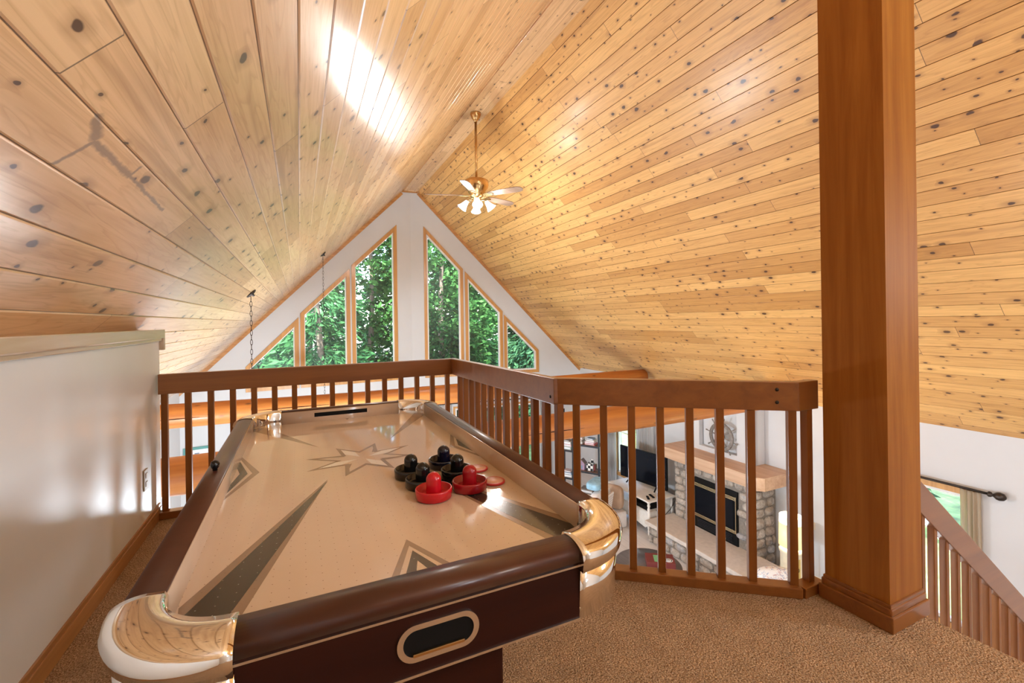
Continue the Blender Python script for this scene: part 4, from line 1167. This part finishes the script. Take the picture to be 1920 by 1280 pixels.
for aa in (-150, -112):
    m = MB(); c_ = Vector((.150 * math.cos(rad(aa)), .150 * math.sin(rad(aa)), .22)); tdir = Vector((-math.sin(rad(aa)), math.cos(rad(aa)), 0))
    m.tube([c_ + tdir * .014 * math.cos(2 * PI * k / 14) + Vector((0, 0, .024 * math.sin(2 * PI * k / 14))) for k in range(14)], .0035, 8, closed=True); m.build('ring_pull', M['gunmetal'], dr)
m = MB(); m.tube([(0, 0, .46), (0, 0, .66)], .012, 10); m.build('stem', M['brass'], lm)
m = MB(); m.lathe([(.155, .51), (.158, .51), (.152, .84), (.149, .84), (.155, .51)], 40); m.build('lamp_shade', M['shade'], lm)
m = MB(); m.lathe([(.150, .84), (.148, .94), (.145, .94), (.147, .84), (.150, .84)], 40); m.build('shade_top_band', M['shadetop'], lm)
m = MB(); m.lathe([(0, .975), (.012, .97), (.014, .955), (.008, .94), (.008, .90), (0, .90)], 14); m.build('finial', M['brass'], lm)
ld = bpy.data.lights.new('lamp_bulb', 'POINT'); ld.energy = 42; ld.color = (1, .68, .34); ld.shadow_soft_size = .05
lo = bpy.data.objects.new('lamp_bulb', ld); C.objects.link(lo); lo.location = (6.42, 4.22, ZL + .636 + .78)
tb = thing('tissue_box', (6.225, 4.03, ZL + .636), 'light blue tissue box in front of the lit lamp', 'tissue box')
m = MB(); m.box((-.06, -.06, 0), (.06, .06, .12), .006); m.build('box', M['bluebox'], tb)
m = MB(); m.blob((0, 0, .135), (.03, .02, .03), 2, .2); m.build('tissue', M['paper'], tb)
l2 = thing('white_lamp', (7.2, 4.58, ZL), 'slim lamp with white shade behind the floral armchair', 'floor lamp')
m = MB(); m.lathe([(0, 0), (.13, 0), (.13, .015), (.012, .03), (.012, .98), (0, .98)], 20); m.build('stand', M['gunmetal'], l2)
m = MB(); m.lathe([(.16, .90), (.163, .90), (.08, 1.16), (.077, 1.16), (.16, .90)], 32); m.build('lamp_shade', M['pinkwhite'], l2)

# curtains
def curtain(name, fn, u0, u1, z0, z1, folds, mat, label, amp=.028, group='curtains on the lower windows'):
    b = bmesh.new(); n = folds * 10; rows = []
    zs = [z1, z1 - .05] + [z1 + (z0 - z1) * k / 10 for k in range(1, 11)]
    for zi, z in enumerate(zs):
        k = .55 if zi == 0 else (.8 if zi == 1 else 1)
        row = []
        for i in range(n + 1):
            t_ = i / n; w = amp * k * (math.sin(t_ * folds * 2 * PI) + .35 * math.sin(t_ * folds * 2 * PI * 1.7 + 1 + zi * .12))
            row.append(b.verts.new(fn(u0 + (u1 - u0) * t_, z, -.07 + w)))
        rows.append(row)
    for p, q in zip(rows, rows[1:]):
        for i in range(n):
            f = b.faces.new((p[i], p[i + 1], q[i + 1], q[i])); f.smooth = True
    bmesh.ops.solidify(b, geom=b.faces[:], thickness=.004)
    m = MB(); m.merge(b); o = m.build(name, mat); return tag(o, label, 'curtain', group)
def rod(fn, u0, u1, z, label, ends=(1, 1), d=-.075):
    p = thing('curtain_rod', fn(u0, z, d), label, 'curtain rod', 'curtain rods')
    m = MB(); m.tube([fn(u0, z, d), fn(u1, z, d)], .016, 12); world_parent(m.build('rod', M['gunmetal']), p)
    dirv = (Vector(fn(u1, z, d)) - Vector(fn(u0, z, d))).normalized()
    for k, (u, s) in enumerate(((u0, -1), (u1, 1))):
        if not ends[k]: continue
        q = Vector(fn(u, z, d)); mt = Matrix.Translation(q) @ Vector((0, 0, 1)).rotation_difference(dirv * s).to_matrix().to_4x4()
        m = MB(); m.lathe([(0, 0), (.026, 0), (.034, .012), (.030, .03), (.018, .042), (.024, .054), (.044, .078), (.050, .105), (.040, .14), (.016, .158), (0, .16)], 20, mt); world_parent(m.build('finial', M['gunmetal']), p)
        m = MB(); m.tube([fn(u - s * .05, z, d), fn(u - s * .05, z - .01, 0)], .008, 8); world_parent(m.build('bracket', M['gunmetal']), p)
    return p
rod(fw, 4.02, 2.47, -.955, 'dark curtain rod with oval finial over the stairside window', (1, 1))
curtain('curtain', fw, 2.725, 2.53, -2.9, -.976, 4, M['curtain'], 'beige linen curtain at the stairside window beyond stair railing', .022)
curtain('curtain', fw, 3.97, 3.78, -2.9, -.976, 4, M['curtain'], 'beige linen curtain on the far side of stairside window', .022)
rod(fw, 10.15, 8.05, -.78, 'dark curtain rod above window behind the television')
curtain('curtain', fw, 10.08, 9.50, -3.2, -.80, 6, M['curtain_w'], 'pale grey curtain between shelf unit and television window', .035)
curtain('curtain', fw, 8.75, 8.12, -3.2, -.80, 7, M['curtain_w'], 'pale grey curtain right of the television window', .035)
rod(fr, 3.2, 6.6, -1.02, 'dark curtain rod over the lower gable windows right of centre')
curtain('curtain', fr, 3.25, 3.66, -3.2, -1.04, 6, M['curtain_w'], 'pale curtain at the left end of the right gable rod', .03)
curtain('curtain', fr, 6.14, 6.52, -3.2, -1.04, 5, M['curtain_w'], 'pale curtain at the right end of the right gable rod', .03)

# framed print on the left gable wing
pc = thing('framed_print', fl(-1.96, -1.5, -.02), 'teal framed print low on gable wall behind the far balustrade', 'picture', rz=rad(7))
m = MB(); m.box((-.24, -.012, -.16), (.24, .012, .16), .004); m.build('frame', M['teal'], pc)
m = MB(); m.box((-.19, -.016, -.13), (.205, -.010, .105)); m.build('print', M['paper'], pc)
m = MB(); m.box((-.05, -.018, -.05), (.03, -.015, .04)); m.build('motif', M['bk5'], pc)

# opal bowl fill lamps, added out of view to brighten the room
def bowl(x, y, z, drop, watts, col, soft, label, name='added_fill_bowl'):
    lp = thing(name, (x, y, z), label, 'ceiling lamp')
    m = MB(); m.lathe([(0, 0), (.10, 0), (.10, -.03), (.02, -.04), (.02, -drop), (0, -drop)], 24); m.build('stem', M['brass'], lp)
    m = MB(); m.lathe([(.24, -drop + .04), (.23, -drop - .04), (.17, -drop - .10), (.08, -drop - .13), (0, -drop - .14)], 32); m.build('bowl', M['fillbowl'], lp)
    ld = bpy.data.lights.new('bowl_fill_light', 'POINT'); ld.energy = watts; ld.color = col; ld.shadow_soft_size = soft
    lo = bpy.data.objects.new('bowl_fill_light', ld); C.objects.link(lo); lo.location = (x, y, z - drop - .14 - soft)
bowl(4.35, -.75, 3.02, 1.1, 120, (.95, .95, .95), .22, 'added opal bowl fill light hanging over the staircase')
bowl(2.65, -2.4, 4.60, .5, 110, (.76, .89, 1), .40, 'added opal bowl fill light on the ridge over the loft')
bowl(-.2, 1.9, -.345, .12, 170, (.76, .89, 1), .2, 'added opal bowl fill light under the loft near the half wall')
bowl(1.5, .2, -.345, .12, 170, (.76, .89, 1), .2, 'added opal bowl fill light under the loft near the stairs')
bowl(.4, -1.8, -.345, .12, 150, (.76, .89, 1), .2, 'added opal bowl fill light under the rear of the loft')

def fill_torchiere(x, y, h, watts, label, z0=0, up=False):  # unseen floor lamps, added as fill for the ceiling slopes and walls
    p = thing('added_floor_lamp', (x, y, z0), label, 'floor lamp')
    m = MB(); m.lathe([(0, 0), (.14, 0), (.14, .02), (.02, .035), (.014, .06), (.014, h - .1), (0, h - .1)], 24); m.build('stand', M['brass'], p)
    m = MB(); m.lathe([(0, h - .12), (.03, h - .12), (.12, h - .05), (.19, h + .03), (.186, h + .03), (.115, h - .04), (0, h - .09)], 32); m.build('lamp_bowl', M['brushed'], p)
    ld = bpy.data.lights.new('floor_fill_light', 'SPOT' if up else 'POINT'); ld.energy = watts; ld.color = (.78, .90, 1); ld.shadow_soft_size = .18
    lo = bpy.data.objects.new('floor_fill_light', ld); C.objects.link(lo); lo.location = (x, y, z0 + h + (.03 if up else .22))
    if up:
        ld.spot_size = rad(130); ld.spot_blend = .6; lo.rotation_euler = Vector((.7, -.32, -.64)).to_track_quat('Z', 'Y').to_euler()
fill_torchiere(2.0, -1.5, 1.2, 360, 'added fill uplight standing on the loft carpet near the stairs', 0, True)
fill_torchiere(-1.75, 6.3, 1.75, 170, 'added fill light by the left wall below the log beams', ZL)
fill_torchiere(.9, 6.9, 1.75, 430, 'added fill light in mid room hidden beyond the game table', ZL)
fill_torchiere(4.2, 2.05, 1.95, 45, 'added fill light hidden beyond the square post', ZL)

# ------------------------------------------------------------------ outdoors
m = MB(); m.box((-40, -12, ZL - .6), (45, 60, ZL - .45)); g = m.build('ground_lawn', M['ground']); struct(g)
def tree(name, x, y, h, r, mat, label, seed, leaves, conifer, tr=.16, low=.08):
    rnd = random.Random(seed)
    p = thing(name, (x, y, ZL - .46), label, 'tree', 'trees outside the windows')
    m = MB(); n = 8
    m.tube([(.12 * math.sin(k * .9 + seed), .12 * math.cos(k * .7 + seed), h * .96 * k / n) for k in range(n + 1)], [tr * (1 - .85 * k / n) for k in range(n + 1)], 10); m.build('trunk', M['bark'], p)
    vs, fs = [], []
    br = []
    for i in range(220):
        z = h * (low + (1 - low) * rnd.random() ** 1.1); t_ = z / h
        R = r * min(1, 1.15 * (1 - t_) ** .55 + .05) if conifer else r * math.sqrt(max(.06, 1 - (abs(t_ - .5) / .52) ** 3))
        R = min(R, r); a = rnd.uniform(0, 2 * PI); br.append((z, R, a))
    for i in range(leaves):
        z, R, a = rnd.choice(br)
        q = R * rnd.random() ** .45; aa = a + rnd.gauss(0, .16)
        dz = (-.28 * q if conifer else .10 * q) + rnd.gauss(0, .16)
        c = Vector((q * math.cos(aa), q * math.sin(aa), z + dz))
        s = rnd.uniform(.09, .22) * (.68 if y < 18 else .9) * (1.0 if conifer else .9)
        d = Vector((math.cos(aa) + rnd.gauss(0, .5), math.sin(aa) + rnd.gauss(0, .5), rnd.gauss(-.35 if conifer else 0, .45))).normalized()
        sd = d.cross(Vector((rnd.gauss(0, 1), rnd.gauss(0, 1), rnd.gauss(0, 1)))).normalized()
        L_, w_ = d * s * (1.35 if conifer else 1.0), sd * s * (.34 if conifer else .55)
        k = len(vs); vs += [c - L_, c + w_, c + L_, c - w_]; fs.append((k, k + 1, k + 2, k + 3))
    me = bpy.data.meshes.new('foliage'); me.from_pydata([tuple(v) for v in vs], [], fs); me.materials.append(mat)
    o = bpy.data.objects.new('foliage', me); C.objects.link(o); o.parent = p
    return p
TR = [  # x, y, height, radius, kind
    (-3.6, 16.2, 10.0, 1.75, 0), (.6, 16.4, 11.5, 1.8, 0), (4.8, 16.2, 11.0, 1.8, 1), (9.0, 16.4, 11.0, 1.8, 2),
    (-1.5, 20.2, 13.5, 1.8, 2), (2.7, 20.0, 14.0, 1.85, 1), (6.9, 20.2, 14.0, 1.85, 0), (11.1, 20.0, 13.0, 1.8, 1),
    (-3.8, 24.2, 16.0, 1.85, 1), (.5, 24.0, 17.0, 1.85, 0), (4.8, 24.2, 18.0, 1.9, 2), (9.0, 24.0, 17.0, 1.85, 1), (13.2, 24.2, 16.0, 1.8, 0)]
RT = [(13.0, 11.4, 10.0, 1.8, 1), (13.0, 7.2, 10.0, 1.8, 2), (13.0, 3.0, 9.0, 1.8, 1), (13.0, -1.2, 9.0, 1.8, 0)]
kinds = [('cedar_tree', 'leaf1', True), ('maple_tree', 'leaf2', False), ('pine_tree', 'leaf3', True)]
TL = ['cedar tree outside at the far left beyond the smallest left window', 'cedar tree close outside the middle left gable window', 'leafy tree close outside the tall right gable window', 'dark pine tree outside the smallest right gable window',
      'dark pine in the second row of trees seen in the left windows', 'leafy tree in the second row behind the centre wall pier', 'cedar tree in the second row behind the right gable windows', 'leafy tree in the second row at the far right',
      'leafy tree deepest in the woods at the far left', 'tall cedar deepest in the woods left of the centre pier', 'tallest pine deepest in the woods right of the centre pier', 'leafy tree deepest in the woods to the right', 'cedar tree deepest in the woods at the right end',
      'leafy tree in the side yard near the front corner', 'dark pine tree in the side yard opposite the fireplace', 'leafy tree in the side yard outside the stairside window', 'cedar tree in the side yard nearest the stairs']
for i, (x, y, h, r, k) in enumerate(TR + RT):
    nme, lf, con = kinds[k]
    tree(nme, x, y, h, r, M[lf], TL[i], 100 + i, (26000 if k == 1 else 19000) if i < 4 else 10500, con)

# ------------------------------------------------------------------ light, sky, camera
w = bpy.data.worlds.new('World'); bpy.context.scene.world = w; w.use_nodes = True
nt = w.node_tree; nt.nodes.clear(); t = NT(nt)
sky = t.n('ShaderNodeTexSky'); sky.sky_type = 'NISHITA'; sky.sun_disc = False; sky.sun_elevation = rad(50); sky.sun_rotation = rad(200); sky.air_density = 1; sky.dust_density = 2
bg = t.n('ShaderNodeBackground'); t.link(sky.outputs[0], bg.inputs[0]); bg.inputs[1].default_value = 1.9
ow = t.n('ShaderNodeOutputWorld'); t.link(bg.outputs[0], ow.inputs[0])
sd = bpy.data.lights.new('sun', 'SUN'); sd.energy = 22; sd.angle = rad(1); sd.color = (1, .95, .86)
so = bpy.data.objects.new('sun', sd); C.objects.link(so)
so.rotation_euler = Vector((-.35, -.72, .95)).to_track_quat('Z', 'Y').to_euler()

cam = bpy.data.cameras.new('camera'); co_ = bpy.data.objects.new('camera', cam); C.objects.link(co_)
psi, rl = rad(25.2), .0137
Fv = Vector((math.sin(psi), math.cos(psi), 0)); Rv = Vector((math.cos(psi), -math.sin(psi), 0)); Uv = Vector((0, 0, 1))
c_, s_ = math.cos(rl), math.sin(rl)
cr_ = Rv * c_ - Uv * s_; cu_ = Rv * s_ + Uv * c_
mt = Matrix((cr_, cu_, -Fv)).transposed().to_4x4(); mt.translation = (0, 0, 1.2)
# 'R' in the photo leans so that the horizon rises to the right
co_.matrix_world = mt
cam.sensor_width = 36; cam.lens = 36 * 845 / 1920; cam.shift_y = -40 / 1920; cam.clip_start = .02; cam.clip_end = 200
sc = bpy.context.scene; sc.camera = co_
sc.view_settings.view_transform = 'Standard'; sc.view_settings.look = 'None'; sc.view_settings.exposure = .17; sc.view_settings.gamma = 1
sc.cycles.use_denoising = True; sc.cycles.max_bounces = 10; sc.cycles.diffuse_bounces = 5; sc.cycles.transparent_max_bounces = 12; sc.cycles.caustics_reflective = False; sc.cycles.caustics_refractive = False; sc.cycles.sample_clamp_indirect = 6
